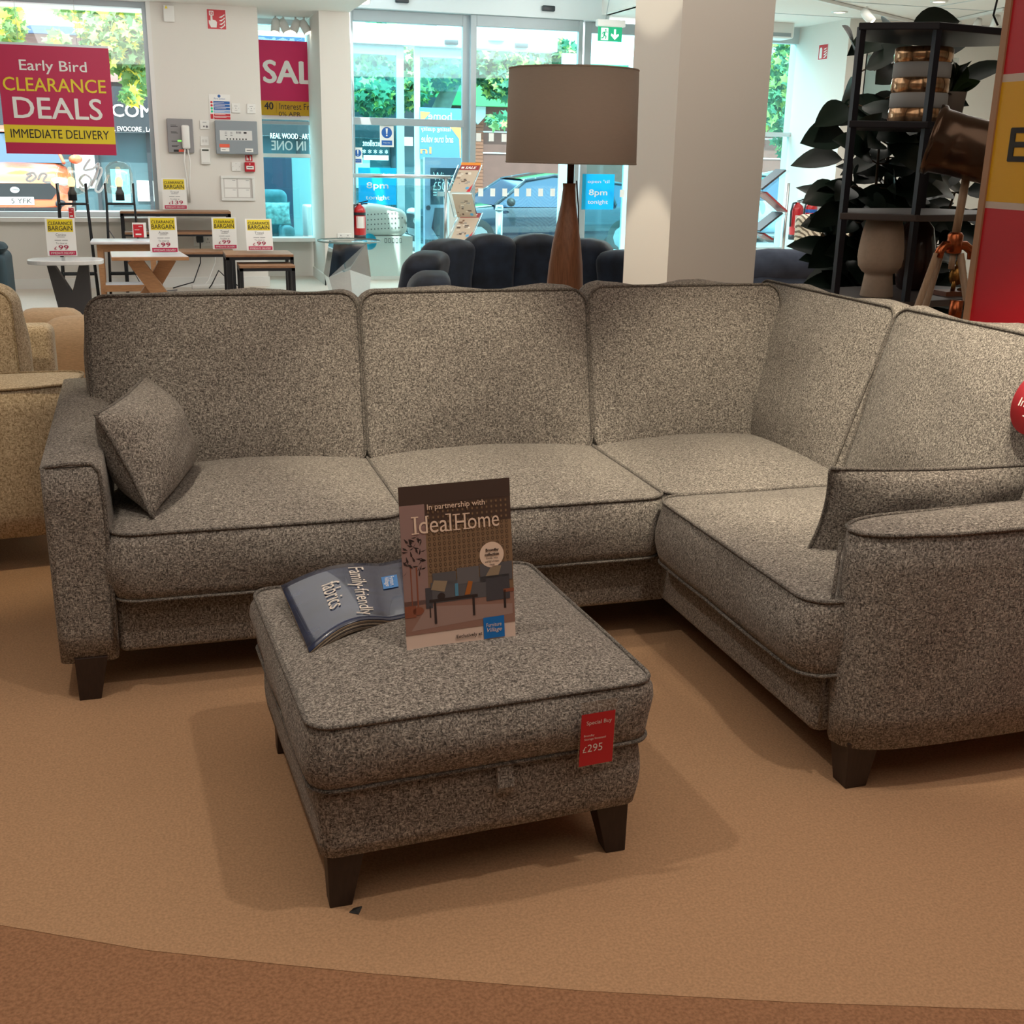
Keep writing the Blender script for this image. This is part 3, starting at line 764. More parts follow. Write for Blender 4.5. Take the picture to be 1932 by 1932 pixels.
# upright acrylic sign on the footstool
def upright_sign():
    z = 0.432
    B0, B1 = atz(768, 1236, z), atz(973, 1206, z)
    U = (B1-B0); w = U.length; U.normalize()
    back = Vector((-U.y, U.x, 0)); V = (Vector((0, 0, 1))+back*0.16).normalized()
    h = w*1.44
    r = thing('sign_holder', 'upright clear acrylic sign with room photograph standing on the footstool', 'sign', tuple((B0+B1)/2))
    G = lambda: Gfx(B0, U, V)
    G().slab(0, 0, w, h, 0.003, CLEAR).build('acrylic_panel', r)
    m = MB(); q = [B0-U.cross(V)*0.003, B1-U.cross(V)*0.003, B1-U.cross(V)*0.003+back*0.09, B0-U.cross(V)*0.003+back*0.09]
    m.add(q+[p-Vector((0, 0, 0.003)) for p in q], [(0, 1, 2, 3), (7, 6, 5, 4), (0, 4, 5, 1), (1, 5, 6, 2), (2, 6, 7, 3), (3, 7, 4, 0)], CLEAR); m.build('acrylic_foot', r)
    wall = pm('print_wallpaper', (132, 106, 82), 0.35); dark = pm('print_dark', (52, 42, 42), 0.35); mauve = pm('print_mauve', (150, 122, 118), 0.35)
    floor_ = pm('print_floor', (148, 112, 100), 0.35); rug = pm('print_rug', (160, 132, 124), 0.35); grey = pm('print_grey', (92, 90, 94), 0.35); cush = pm('print_cushion', (150, 132, 110), 0.35)
    pot = pm('print_terracotta', (140, 82, 62), 0.35); cream = pm('print_cream', (232, 206, 186), 0.35); white = pm('print_white', (226, 200, 186), 0.35)
    g = G(); s = w
    def R(x0, y0, x1, y1, m_, o): g.rect(x0*s, y0*s, x1*s, y1*s, m_, o)
    H = 1.44
    R(0, 0, 1, H, white, 0.0005); R(0, 0.165, 1, H, wall, 0.0007)
    R(0, 0.70, 1, H, pm('print_wallpaper_top', (80, 62, 54), 0.35), 0.0009); R(0.22, 0.66, 1, 1.08, wall, 0.0011)
    R(0, 0.42, 0.22, 1.28, mauve, 0.0013); R(0, 1.28, 1, H, pm('print_ceiling', (72, 56, 50), 0.35), 0.0013); R(0, 0.165, 1, 0.46, floor_, 0.0013)
    g.poly([(0.05*s, 0.20*s), (0.98*s, 0.24*s), (0.98*s, 0.33*s), (0.2*s, 0.40*s)], rug, 0.0015)
    # patterned paper
    for i in range(17):
        for j in range(13):
            x, y = 0.25+i*0.044, 0.70+j*0.046
            if (x-0.80)**2+(y-0.78)**2 > 0.013: g.disc(x*s, y*s, 0.014*s, pm('print_pattern', (92, 72, 56), 0.35), 0.0015, 8, ry=0.018*s); g.disc(x*s, y*s, 0.007*s, wall, 0.0017, 6, ry=0.010*s)
    # sofa in the picture
    R(0.24, 0.42, 0.96, 0.60, grey, 0.0019); R(0.26, 0.56, 0.47, 0.68, grey, 0.0019); R(0.48, 0.56, 0.68, 0.70, pm('print_grey_light', (104, 101, 104), 0.35), 0.0021); R(0.69, 0.55, 0.99, 0.71, grey, 0.0019)
    R(0.19, 0.38, 0.25, 0.56, pm('print_grey_dark', (72, 70, 76), 0.35), 0.0021); R(0.74, 0.38, 0.96, 0.58, pm('print_grey_dark', (72, 70, 76), 0.35), 0.0021)
    g.poly([(0.24*s, 0.54*s), (0.36*s, 0.51*s), (0.39*s, 0.60*s), (0.27*s, 0.62*s)], cush, 0.0023); g.poly([(0.74*s, 0.60*s), (0.86*s, 0.60*s), (0.89*s, 0.68*s), (0.80*s, 0.69*s)], cush, 0.0023)
    # table, tree
    R(0.22, 0.43, 0.66, 0.455, dark, 0.0025); R(0.26, 0.24, 0.28, 0.44, dark, 0.0025); R(0.61, 0.27, 0.63, 0.44, dark, 0.0025); R(0.22, 0.40, 0.23, 0.30, dark, 0.0025)
    R(0.455, 0.46, 0.485, 0.57, pm('print_candle', (88, 140, 170), 0.35), 0.0027); g.poly([(0.54*s, 0.46*s), (0.58*s, 0.58*s), (0.62*s, 0.57*s), (0.59*s, 0.46*s)], pm('print_throw', (170, 100, 44), 0.35), 0.0027)
    g.disc(0.33*s, 0.475*s, 0.035*s, dark, 0.0027, 12, ry=0.03*s)
    R(0.065, 0.40, 0.075, 0.75, pot, 0.0017); R(0.115, 0.38, 0.128, 0.75, pot, 0.0017)
    rnd = random.Random(5)
    for k in range(40):
        a = rnd.uniform(0, 2*PI); x, y = rnd.uniform(0.02, 0.17), rnd.uniform(0.72, 1.02); l = 0.035
        g.poly([(x*s, y*s), ((x+l*math.cos(a)+0.008)*s, (y+l*math.sin(a))*s), ((x+l*1.6*math.cos(a))*s, (y+l*1.6*math.sin(a))*s), ((x+l*math.cos(a)-0.008)*s, (y+l*math.sin(a)-0.012)*s)], dark, 0.0019)
    R(0.0, 0.32, 0.10, 0.42, pot, 0.0021); g.disc(0.12*s, 0.37*s, 0.05*s, pot, 0.0021, 14, ry=0.035*s)
    R(0.90, 0.30, 0.92, 0.46, dark, 0.0023); R(0.90, 0.44, 1.0, 0.47, pot, 0.0023)
    g.disc(0.805*s, 0.785*s, 0.112*s, cream, 0.0023)
    R(0.70, 0.045, 0.895, 0.235, pm('print_logo_blue', (24, 112, 190), 0.35), 0.0025)
    g.build('photograph', r, fixn=False)
    g = G()
    def Tx(t, cx_, cy_, w_, h_, m_, **k): g.text(t, cx_*s, cy_*s, w_*s if w_ else None, h_*s if h_ else None, m_, off=0.0031, **k)
    Tx('In partnership with', 0.50, 1.245, 0.52, 0.062, cream, bold=0.008)
    Tx('Ideal', 0.285, 1.105, 0.33, 0.15, cream, bold=0.0); Tx('Home', 0.685, 1.10, 0.40, 0.14, cream, bold=0.0)
    for x0_, x1_, y_ in ((.095, .16, 1.032), (.095, .16, 1.172), (.40, .455, 1.032), (.40, .435, 1.172), (.23, .25, 1.172), (.465, .53, 1.032), (.465, .53, 1.162), (.555, .62, 1.032), (.555, .62, 1.162)):
        g.rect(x0_*s, y_*s, x1_*s, (y_+0.009)*s, cream, 0.0033)
    inkb = pm('print_ink', (60, 44, 38), 0.4)
    Tx('Brondby', 0.81, 0.825, 0.12, 0.032, inkb, bold=0.02); Tx('collection', 0.805, 0.79, 0.13, 0.026, inkb, bold=0.015)
    Tx('Comfy, easy', 0.805, 0.755, 0.11, 0.02, inkb); Tx('and full of retro', 0.805, 0.727, 0.13, 0.02, inkb); Tx('charm.', 0.805, 0.70, 0.05, 0.017, inkb)
    Tx('Exclusively at', 0.565, 0.098, 0.235, 0.04, inkb, bold=0.01)
    Tx('Furniture', 0.797, 0.165, 0.14, 0.035, cream, bold=0.0); Tx('Village', 0.80, 0.115, 0.14, 0.048, cream, slant=0.3)
    g.build('lettering', r, fixn=False)
upright_sign()

# black fleck on the carpet
c0 = atz(671, 1720, 0.0)
fk = MB(); fk.add([c0+Vector(v) for v in ((-0.013, 0, 0.001), (-0.002, 0.010, 0.002), (0.0135, 0.006, 0.006), (0.004, -0.011, 0.001), (0.001, 0, 0.005),
    (-0.013, 0, 0.0), (-0.002, 0.010, 0.0), (0.0135, 0.006, 0.003), (0.004, -0.011, 0.0))],
    [(0, 4, 1), (1, 4, 2), (2, 4, 3), (3, 4, 0), (5, 6, 7, 8), (0, 1, 6, 5), (1, 2, 7, 6), (2, 3, 8, 7), (3, 0, 5, 8)], INK)
tag(fk.build('fabric_scrap'), 'small black scrap lying on the beige carpet beside footstool leg', 'scrap')

# round red tag on the right back cushion
V = Vector((0.20, 0, 0.50)).normalized(); Nn = Vector((0, -1, 0)).cross(V)
ct = atx(1962, 757, 2.045)
T = frame(ct, (0, -1, 0), V)
rt = thing('round_tag', 'round red promotional tag on the right hand back cushion of the sofa', 'tag', tuple(ct))
MB().lathe([(0.088, -0.001), (0.088, 0.001)], (0, 0, 0), RED, 48, T).build('disc', rt)
g = Gfx(ct-Vector((0, -0.0, 0)), (0, -1, 0), V)
g.text('Up', 0.0, 0.012, 0.022, 0.022, PWHITE, 0.005, off=0.002); g.text('Interest', -0.004, -0.014, 0.11, 0.022, PWHITE, 0.005, off=0.002); g.rect(-0.03, -0.047, 0.02, -0.044, PWHITE, 0.002)
g.build('lettering', rt, fixn=False)

# ------------------------------------------------------------------ oatmeal sofa at the left
s2_ = thing('oatmeal_armchair', 'oatmeal woven armchair with piped arms to the left of the corner sofa', 'armchair', (-0.85, 4.6, 0))
arm_plan = [(-0.262, 4.33), (-0.29, 4.10), (-0.42, 4.03), (-0.7, 4.0), (-1.35, 4.0), (-1.35, 4.22), (-0.7, 4.26), (-0.45, 4.32), (-0.33, 4.35)][::-1]
cx, cy, pl = ctr(arm_plan)
put(shaped(Matrix.Translation((cx, cy, 0.375)), pl, 0.50, BEIGE, BEIGEP, puff=0.02, puffb=0, bulge=0.012, pipes=(1,), wob=0.004, seed=41), 'arm', s2_)
MB().rbox(-1.35, -0.405, 4.86, 5.02, 0.12, 0.715, 0.035, BEIGE, 4).build('arm', s2_)
MB().rbox(-1.35, -0.34, 4.22, 4.9, 0.14, 0.30, 0.03, BEIGE).build('base', s2_)
put(cushion(Matrix.Translation((-0.85, 4.62, 0.37)), 0.98, 0.46, 0.14, BEIGE, BEIGEP, puff=0.02, seed=42), 'seat_cushion', s2_)
MB().rbox(-1.40, -1.22, 4.05, 5.0, 0.14, 0.92, 0.05, BEIGE).build('back_frame', s2_)
put(cushion(frame((-0.735, 4.53, 0.665), (1, 0, 0.02), (0, 0.06, 1)), 0.48, 0.46, 0.15, BEIGE, BEIGEP, puff=0.04, puffb=0.03, bulge=0.02, cr=0.06, wob=0.012, seed=43), 'cushion', s2_)
for x, y in ((-0.36, 4.12), (-1.25, 4.09), (-0.40, 4.94), (-1.25, 4.94)):
    MB().taper((x, y, 0), 0.05, 0.05, (x, y, 0.14), 0.075, 0.075, WENGE).build('leg', s2_)
# tan recliner behind it
rc = thing('recliner', 'tan linen recliner with rounded padded back behind the oatmeal armchair', 'armchair', (-0.28, 6.3, 0))
MB().rbox(-0.72, 0.25, 6.0, 6.75, 0.05, 0.40, 0.08, TAN, 4).build('seat', rc)
def bulge_back(p):
    return Vector((p.x, p.y-0.08*(1-((p.z-0.35)/0.35)**2), p.z+0.05*math.cos((p.x+0.2)*2.6)))
MB().rbox(-0.56, 0.16, 5.85, 6.15, 0.10, 0.565, 0.11, TAN, 5, fn=bulge_back, cut=3).build('backrest', rc)
MB().rbox(-0.80, -0.56, 6.0, 6.8, 0.05, 0.50, 0.09, TAN, 4).build('arm', rc)
MB().rbox(0.08, 0.30, 6.0, 6.8, 0.05, 0.48, 0.09, TAN, 4).build('arm', rc)
MB().rbox(-0.70, -0.36, 6.22, 6.5, 0.40, 0.595, 0.09, TAN, 4).build('head_cushion', rc)
# ------------------------------------------------------------------ table lamp behind the sofa
SHADE = pm('taupe_linen_shade', (212, 200, 188), 0.9, nscale=40, namt=0.04, stretch=(1, 1, 8))
lucent(SHADE, 0.45)
lx, ly = 1.605, 4.5
tl = thing('table_lamp', 'table lamp with carved walnut base and wide taupe drum shade behind sofa', 'table lamp', (lx, ly, 0.62))
zb, zt = 1.368, 1.712
sh = MB(); R1, R2 = 0.258, 0.252
sh.lathe([(R1, zb-0), (R2, zt), (R2-0.004, zt), (R1-0.004, zb), (R1, zb)], (lx, ly, 0), SHADE, 64, cap=False)
sh.build('lamp_shade', tl)
MB().tube([(lx+(R2-0.002)*math.cos(a*PI/24), ly+(R2-0.002)*math.sin(a*PI/24), zt) for a in range(48)], 0.004, SHADE, 6, closed=True).tube([(lx+(R1-0.002)*math.cos(a*PI/24), ly+(R1-0.002)*math.sin(a*PI/24), zb) for a in range(48)], 0.004, SHADE, 6, closed=True).build('shade_rim', tl)
bm_ = MB(); vs = []; fs = []; n = 20
prof = [(0.62, .058, .052, 0), (0.66, .066, .060, 0), (0.76, .074, .066, .1), (0.88, .076, .068, .25), (0.98, .074, .064, .4), (1.06, .067, .056, .6), (1.12, .054, .046, .8), (1.17, .040, .036, .95), (1.22, .029, .028, 1.1), (1.27, .023, .023, 1.2), (1.29, .025, .025, 1.25)]
for z, a, b_, tw in prof:
    for j in range(n):
        t = 2*PI*j/n; c, s = math.cos(t), math.sin(t)
        rr = 1.0/((abs(c)**2.6+abs(s)**2.6)**(1/2.6)); x, y = a*rr*c, b_*rr*s
        an = tw+0.5; vs.append((lx-0.012+0.012*(z-0.62)+x*math.cos(an)-y*math.sin(an), ly+x*math.sin(an)+y*math.cos(an), z))
for i in range(len(prof)-1):
    for j in range(n): fs.append((i*n+j, i*n+(j+1) % n, (i+1)*n+(j+1) % n, (i+1)*n+j))
fs.append(tuple(range(n))[::-1]); fs.append(tuple(range((len(prof)-1)*n, len(prof)*n)))
bm_.add(vs, fs, WALNUT, True); bm_.build('lamp_base', tl)
MB().tube([(lx, ly, 1.27), (lx, ly, 1.40)], 0.014, pm('dark_bronze', (62, 44, 38), 0.4, 0.6), 12).build('neck', tl)
MB().tube([(lx+0.03, ly+0.01, 1.30), (lx+0.045, ly+0.02, 1.2), (lx+0.06, ly+0.02, 0.9)], 0.003, BLACKM, 6).build('cord', tl)
sdt = thing('side_table', 'small dark side table under the table lamp behind the sofa', 'table', (lx, ly, 0))
MB().lathe([(0.24, 0.59), (0.25, 0.60), (0.25, 0.618), (0.24, 0.62)], (lx, ly, 0), WENGE, 40).build('table_top', sdt)
for k in range(3):
    a = k*2*PI/3+0.4; MB().tube([(lx+0.22*math.cos(a), ly+0.22*math.sin(a), 0), (lx+0.15*math.cos(a), ly+0.15*math.sin(a), 0.59)], 0.014, WENGE, 8).build('leg', sdt)

# ------------------------------------------------------------------ navy channel-back chair
nc = thing('tub_chair', 'dark navy velvet channel-back cuddle chair in front of the entrance doors', 'armchair', (2.45, 8.0, 0))
def roll(m, c, yaw, w, d, z0, z1, lean=0.0, r=0.09):
    T = Matrix.Translation((c[0], c[1], 0)) @ Matrix.Rotation(yaw, 4, 'Z')
    def fn(p):
        k = (p.z-z0)/(z1-z0); return Vector((p.x, p.y-lean*k*k*0.6+(0.05*(1-((2*k-1)**2))), p.z+0.04*math.cos(p.x/w*PI)-0.02))
    bmx = MB().rbox(-w/2, w/2, -d/2, d/2, z0, z1, min(r, d/2-0.01, w/2-0.01), NAVYV, 5, fn=fn, cut=2)
    m.add([T @ p for p in bmx.v], bmx.f, NAVYV, True)
pth = [((1.74, 7.56), 1.40, 0.63, 0.03, .44), ((1.80, 7.92), 1.12, 0.73, 0.03, .46), ((2.02, 8.22), 0.62, 0.79, 0.03, .42), ((2.36, 8.36), 0.16, 0.815, 0.03, .40), ((2.74, 8.38), -0.06, 0.815, 0.03, .42), ((3.08, 8.24), -0.55, 0.79, 0.03, .42), ((3.28, 7.94), -1.05, 0.73, 0.03, .44), ((3.36, 7.58), -1.38, 0.64, 0.03, .44)]
for (c, yaw, zt_, ln, wd) in pth:
    m = MB(); roll(m, c, yaw, wd, 0.27, 0.10, zt_, ln, 0.085); m.build('channel_roll', nc)
MB().rbox(1.80, 3.28, 7.35, 8.25, 0.12, 0.42, 0.09, NAVYV, 5).build('seat', nc)
for k, (x, y) in enumerate(((1.9, 7.5), (3.2, 7.5), (2.1, 8.2), (2.9, 8.2))): MB().taper((x, y, 0), .04, .04, (x, y, .14), .05, .05, WENGE).build('leg', nc)

# ------------------------------------------------------------------ slate sofa right of the column
ss = thing('slate_sofa', 'slate blue velvet sofa with rolled arm behind the corner sofa, right of column', 'sofa', (4.0, 7.0, 0))
MB().rbox(3.58, 4.55, 6.60, 7.6, 0.08, 0.72, 0.10, SLATE, 5, cut=2, fn=lambda p: Vector((p.x, p.y, p.z-0.10*max(0, p.x-3.9)))).build('back', ss)
MB().tube([(3.6, 6.72, 0.735), (3.75, 6.7, 0.745), (4.1, 6.7, 0.735), (4.4, 6.72, 0.69), (4.52, 6.74, 0.60)], [0.10, 0.11, 0.11, 0.10, 0.06], SLATE, 14).build('back_roll', ss)
MB().rbox(3.64, 4.08, 7.5, 7.95, 0.1, 0.86, 0.13, SLATE, 5).build('arm', ss)

# ------------------------------------------------------------------ zebra chair
def zebra_mat():
    m = bpy.data.materials.new('zebra_fabric'); m.use_nodes = True; nt = m.node_tree; N = nt.nodes; L = nt.links; b_ = N['Principled BSDF']
    tc = N.new('ShaderNodeTexCoord'); sp = N.new('ShaderNodeSeparateXYZ'); L.new(tc.outputs['Object'], sp.inputs[0])
    ab = N.new('ShaderNodeMath'); ab.operation = 'ABSOLUTE'; L.new(sp.outputs[0], ab.inputs[0])
    ad = N.new('ShaderNodeMath'); ad.operation = 'MULTIPLY_ADD'; L.new(ab.outputs[0], ad.inputs[0]); ad.inputs[1].default_value = -0.75; L.new(sp.outputs[2], ad.inputs[2])
    nz = N.new('ShaderNodeTexNoise'); nz.inputs['Scale'].default_value = 9; L.new(tc.outputs['Object'], nz.inputs['Vector'])
    a2 = N.new('ShaderNodeMath'); a2.operation = 'MULTIPLY_ADD'; L.new(nz.outputs['Fac'], a2.inputs[0]); a2.inputs[1].default_value = 0.09; L.new(ad.outputs[0], a2.inputs[2])
    sn = N.new('ShaderNodeMath'); sn.operation = 'MULTIPLY'; L.new(a2.outputs[0], sn.inputs[0]); sn.inputs[1].default_value = 125
    s2 = N.new('ShaderNodeMath'); s2.operation = 'SINE'; L.new(sn.outputs[0], s2.inputs[0])
    gt = N.new('ShaderNodeMath'); gt.operation = 'GREATER_THAN'; gt.inputs[1].default_value = 0.25; L.new(s2.outputs[0], gt.inputs[0])
    mx = N.new('ShaderNodeMix'); mx.data_type = 'RGBA'; L.new(gt.outputs[0], mx.inputs[0]); mx.inputs[6].default_value = (*lin((234, 224, 204)), 1); mx.inputs[7].default_value = (*lin((128, 116, 100)), 1)
    L.new(mx.outputs[2], b_.inputs['Base Color']); b_.inputs['Roughness'].default_value = 0.9; return m
ZEB = zebra_mat()
zc = thing('accent_chair', 'cream zebra striped accent chair below the fire extinguishers', 'armchair', (5.95, 9.4, 0))
MB().rbox(5.62, 6.25, 9.5, 9.66, 0.3, 0.92, 0.06, ZEB, 4).build('backrest', zc)
MB().rbox(5.60, 6.27, 8.9, 9.6, 0.25, 0.46, 0.06, ZEB, 4).build('seat', zc)
for x, y in ((5.68, 8.98), (6.2, 8.98), (5.68, 9.55), (6.2, 9.55)): MB().taper((x, y, 0), .03, .03, (x, y, .26), .045, .045, WENGE).build('leg', zc)
a_, p_ = pillow(frame((5.60, 8.95, 0.58), (0.9, 0.3, 0), (0.05, 0.2, 1)), 0.42, 0.30, 0.14, ZEB, ZEB, 2.0)
o = a_.build('scatter_cushion'); tag(o, 'cream zebra striped scatter cushion on the zebra accent chair seat', 'cushion'); p_.build('piping', o)

# ------------------------------------------------------------------ tables by the left window
def Yz(px, py, z): return atz(px, py, z)
mt = thing('side_table', 'oval pale marble side table on dark V shaped base by left window', 'table', (-0.70, 10.45, 0))
zt_ = 0.485
ol = [(0.30*math.copysign(abs(math.cos(a))**0.7, math.cos(a)), 0.20*math.copysign(abs(math.sin(a))**0.7, math.sin(a))) for a in [2*PI*k/48 for k in range(48)]]
MB().prism([(-0.705+x, 10.45+y) for x, y in ol], zt_-0.035, zt_, MARBLE).build('table_top', mt, bevel=0.006)
vb = MB(); dk = pm('charcoal_base', (58, 56, 58), 0.5)
vb.prism([(-0.78, 0.0), (-0.855, zt_-0.035), (-0.80, zt_-0.035), (-0.675, 0.215), (-0.60, zt_-0.035), (-0.53, zt_-0.035), (-0.53, 0.0)], 10.38, 10.52, dk, 'y')
vb.build('base', mt)

ot = thing('side_table', 'oak side table with white top and lower shelf between marble table and console', 'table', (-0.25, 11.6, 0))
WT = pm('white_tabletop', (226, 222, 224), 0.3)
MB().rbox(-0.55, 0.05, 11.36, 11.74, 0.532, 0.56, 0.012, WT).build('table_top', ot)
MB().box(-0.49, 0.0, 11.44, 11.47, 0.46, 0.53, OAK).build('apron', ot); MB().box(-0.49, 0.0, 11.68, 11.71, 0.46, 0.53, OAK).build('apron', ot)
MB().box(-0.46, 0.0, 11.44, 11.70, 0.14, 0.16, WT).box(-0.46, 0.0, 11.425, 11.44, 0.10, 0.16, OAK).build('shelf', ot)
for x, y in ((-0.47, 11.455), (-0.01, 11.455), (-0.47, 11.695), (-0.01, 11.695)): MB().taper((x, y, 0), 0.04, 0.04, (x, y, 0.532), 0.055, 0.05, OAK).build('leg', ot)

xt = thing('side_table', 'oak side table with crossed X legs and square top in the window group', 'table', (-0.03, 10.7, 0))
MB().prism([(-0.345, 10.42), (0.285, 10.42), (0.22, 11.0), (-0.37, 11.0)], 0.47, 0.50, OAK).build('table_top', xt, bevel=0.004)
MB().prism([(-0.341, 10.424), (0.281, 10.424), (0.217, 10.996), (-0.366, 10.996)], 0.5, 0.5025, WT).build('top_inlay', xt)
MB().bar((-0.17, 10.62, 0.47), (0.14, 10.62, 0.0), 0.12, 0.10, OAK, up=(0, 1, 0)).build('leg', xt)
MB().bar((0.13, 10.75, 0.47), (-0.17, 10.75, 0.0), 0.12, 0.10, OAK, up=(0, 1, 0)).build('leg', xt)

def metal_table(name, label, x0, x1, y0, y1, z, shelf=None, t=0.025, lw=0.03, wood=OAKD):
    r = thing(name, label, 'table', ((x0+x1)/2, (y0+y1)/2, 0))
    MB().box(x0, x1, y0, y1, z-0.022, z, wood).build('table_top', r, bevel=0.003)
    fr_ = MB().box(x0, x1, y0, y0+lw, z-0.022-t, z-0.022, BLACKM).box(x0, x1, y1-lw, y1, z-0.022-t, z-0.022, BLACKM).box(x0, x0+lw, y0, y1, z-0.022-t, z-0.022, BLACKM).box(x1-lw, x1, y0, y1, z-0.022-t, z-0.022, BLACKM)
    fr_.box(x0, x0+lw, y0+lw, y1-lw, 0, 0.02, BLACKM).box(x1-lw, x1, y0+lw, y1-lw, 0, 0.02, BLACKM)
    fr_.build('frame', r)
    for x in (x0, x1-lw):
        for y in (y0, y1-lw): MB().box(x, x+lw, y, y+lw, 0, z-0.022-t, BLACKM).build('leg', r)
    if shelf:
        MB().box(x0+lw, x1-lw, y0, y1, shelf-0.022, shelf, wood).box(x0+lw, x1-lw, y0, y0+lw, shelf-0.04, shelf-0.022, BLACKM).build('shelf', r)
    return r
metal_table('console_table', 'tall console table with wooden top and shelf on black metal frame against wall', -0.29, 0.765, 12.22, 12.55, 0.785, shelf=0.585)
metal_table('coffee_table', 'long low wooden topped table on black metal frame before the console', 0.03, 0.735, 11.45, 11.85, 0.455)
metal_table('nesting_table', 'larger nesting table with wooden top on black metal frame by the recess', 0.60, 1.185, 10.55, 10.95, 0.50, group=None) if False else None
NG = 'nest of two tables'
o = metal_table('nesting_table', 'larger upper table of the nest, wooden top on black metal frame', 0.60, 1.185, 10.55, 11.0, 0.505); o['group'] = NG
o = metal_table('nesting_table', 'smaller lower table of the nest pulled forward from under larger one', 0.70, 1.175, 10.38, 10.74, 0.425); o['group'] = NG

# glass topped mirrored table near the pier
gt_ = thing('mirrored_table', 'round glass topped table on mirrored faceted pedestal in front of pier', 'table', (1.82, 11.5, 0))
MIR = pm('mirror_facet', (200, 204, 208), 0.06, 1.0)
MB().lathe([(0.30, 0.0), (0.305, 0.004), (0.305, 0.012), (0.30, 0.016)], (1.83, 11.5, 0.545), CLEAR, 48).build('glass_top', gt_)
MB().lathe([(0.304, 0.0), (0.307, 0.004), (0.307, 0.011), (0.304, 0.015)], (1.83, 11.5, 0.545), pm('glass_edge', (120, 142, 138), 0.15), 48, cap=False).build('glass_edge', gt_)
f = MB(); T0 = [(1.66, 11.35, .545), (1.98, 11.35, .545), (1.98, 11.65, .545), (1.66, 11.65, .545)]
mid = [(1.60, 11.32, .22), (1.79, 11.22, .30), (2.01, 11.32, .22), (2.03, 11.68, .22), (1.60, 11.68, .22)]
bot = [(1.66, 11.34, 0), (1.82, 11.26, 0), (1.99, 11.34, 0), (1.97, 11.66, 0), (1.66, 11.66, 0)]
f.add(T0+mid+bot, [(0, 1, 6, 5, 4), (1, 2, 7, 6), (2, 3, 8, 7), (3, 0, 4, 8), (4, 5, 10, 9), (5, 6, 11, 10), (6, 7, 12, 11), (7, 8, 13, 12), (8, 4, 9, 13), (0, 3, 2, 1), (9, 10, 11, 12, 13)], MIR)
f.build('pedestal', gt_)

# clearance cards
def card(label, px0, px1, py0, py1, Y, name_, price, lean=0.10, yaw=0.0):
    O = at(px0, py1, Y); O1 = at(px1, py1, Y); w = (O1-O).length; zt2 = at(px0, py0, Y).z; h = zt2-O.z
    U = Vector((math.cos(yaw), math.sin(yaw), 0)); V = Vector((0, lean, 1))
    r = thing('price_card', label, 'price card', tuple(O+U*w/2), group='clearance price cards')
    Gfx(O, U, V).slab(0, 0, w, h, 0.003, PWHITE).slab(0.1*w, 0, 0.9*w, 0.004, -0.03, CLEAR).build('acrylic_board', r)
    g = Gfx(O, U, V)
    g.rect(w*0.07, h*0.635, w*0.93, h*0.965, YELL); g.rect(w*0.07, h*0.02, w*0.97, h*0.135, PINK)
    g.text('CLEARANCE', w*0.5, h*0.86, w*0.80, h*0.085, INK, 0.008); g.text('BARGAIN', w*0.5, h*0.73, w*0.80, h*0.125, INK, 0.01)
    g.text(name_, w*0.5, h*0.56, w*0.34, h*0.07, INKG); g.rect(w*0.37, h*0.495, w*0.63, h*0.505, INKG)
    g.rect(w*0.28, h*0.405, w*0.50, h*0.42, INKG); g.rect(w*0.53, h*0.405, w*0.72, h*0.42, INKG); g.text('To clear at', w*0.5, h*0.335, w*0.38, h*0.045, INKG)
    g.text('£', w*0.29, h*0.205, w*0.09, h*0.08, INKR, 0.01); g.text(price, w*0.56 if len(price) == 2 else w*0.60, h*0.225, w*(0.34 if len(price) == 2 else 0.46), h*0.12, INKR, 0.02)
    g.text('IMMEDIATE DELIVERY', w*0.52, h*0.075, w*0.80, h*0.055, PWHITE, 0.0)
    g.build('print', r, fixn=False)
card('clearance price card at £99 standing on the oval marble table', 90, 146, 411, 483, 10.4, 'Camino', '99', 0.14)
card('clearance price card at £99 standing on the crossed leg oak table', 284, 337, 409, 477, 10.6, 'Austin', '99', 0.08)
card('clearance price card at £139 standing on the console table top', 308, 354, 336, 395, 12.35, 'Trend', '139', 0.06)
card('clearance price card at £99 on the long low table, orange tinted top', 402, 448, 410, 470, 11.55, 'Trend', '99', 0.02)
card('clearance price card at £99 tilted back on the nest of tables', 466, 516, 411, 473, 10.68, 'Trend', '99', 0.30)
def small_card(label, px0, px1, py0, py1, Y):
    O = at(px0, py1, Y); w = (at(px1, py1, Y)-O).length; h = at(px0, py0, Y).z-O.z
    r = thing('price_card', label, 'price card', tuple(O))
    Gfx(O, XU, (0, 0.1, 1)).slab(0, 0, w, h, 0.002, PWHITE).build('acrylic_board', r)
    g = Gfx(O, XU, (0, 0.1, 1)); g.rect(w*0.06, 0, w*0.8, h*0.88, RED); g.rect(w*0.45, h*0.72, w*0.70, h*0.76, PWHITE, 0.0014); g.rect(w*0.15, h*0.5, w*0.5, h*0.53, PWHITE, 0.0014); g.rect(w*0.2, h*0.16, w*0.62, h*0.26, PWHITE, 0.0014); g.build('print', r, fixn=False)
small_card('small red price card on the oak side table top', 251, 277, 420, 448, 11.5)
small_card('small red price card hanging on the left lantern lamp', 130, 143, 390, 412, 11.75)

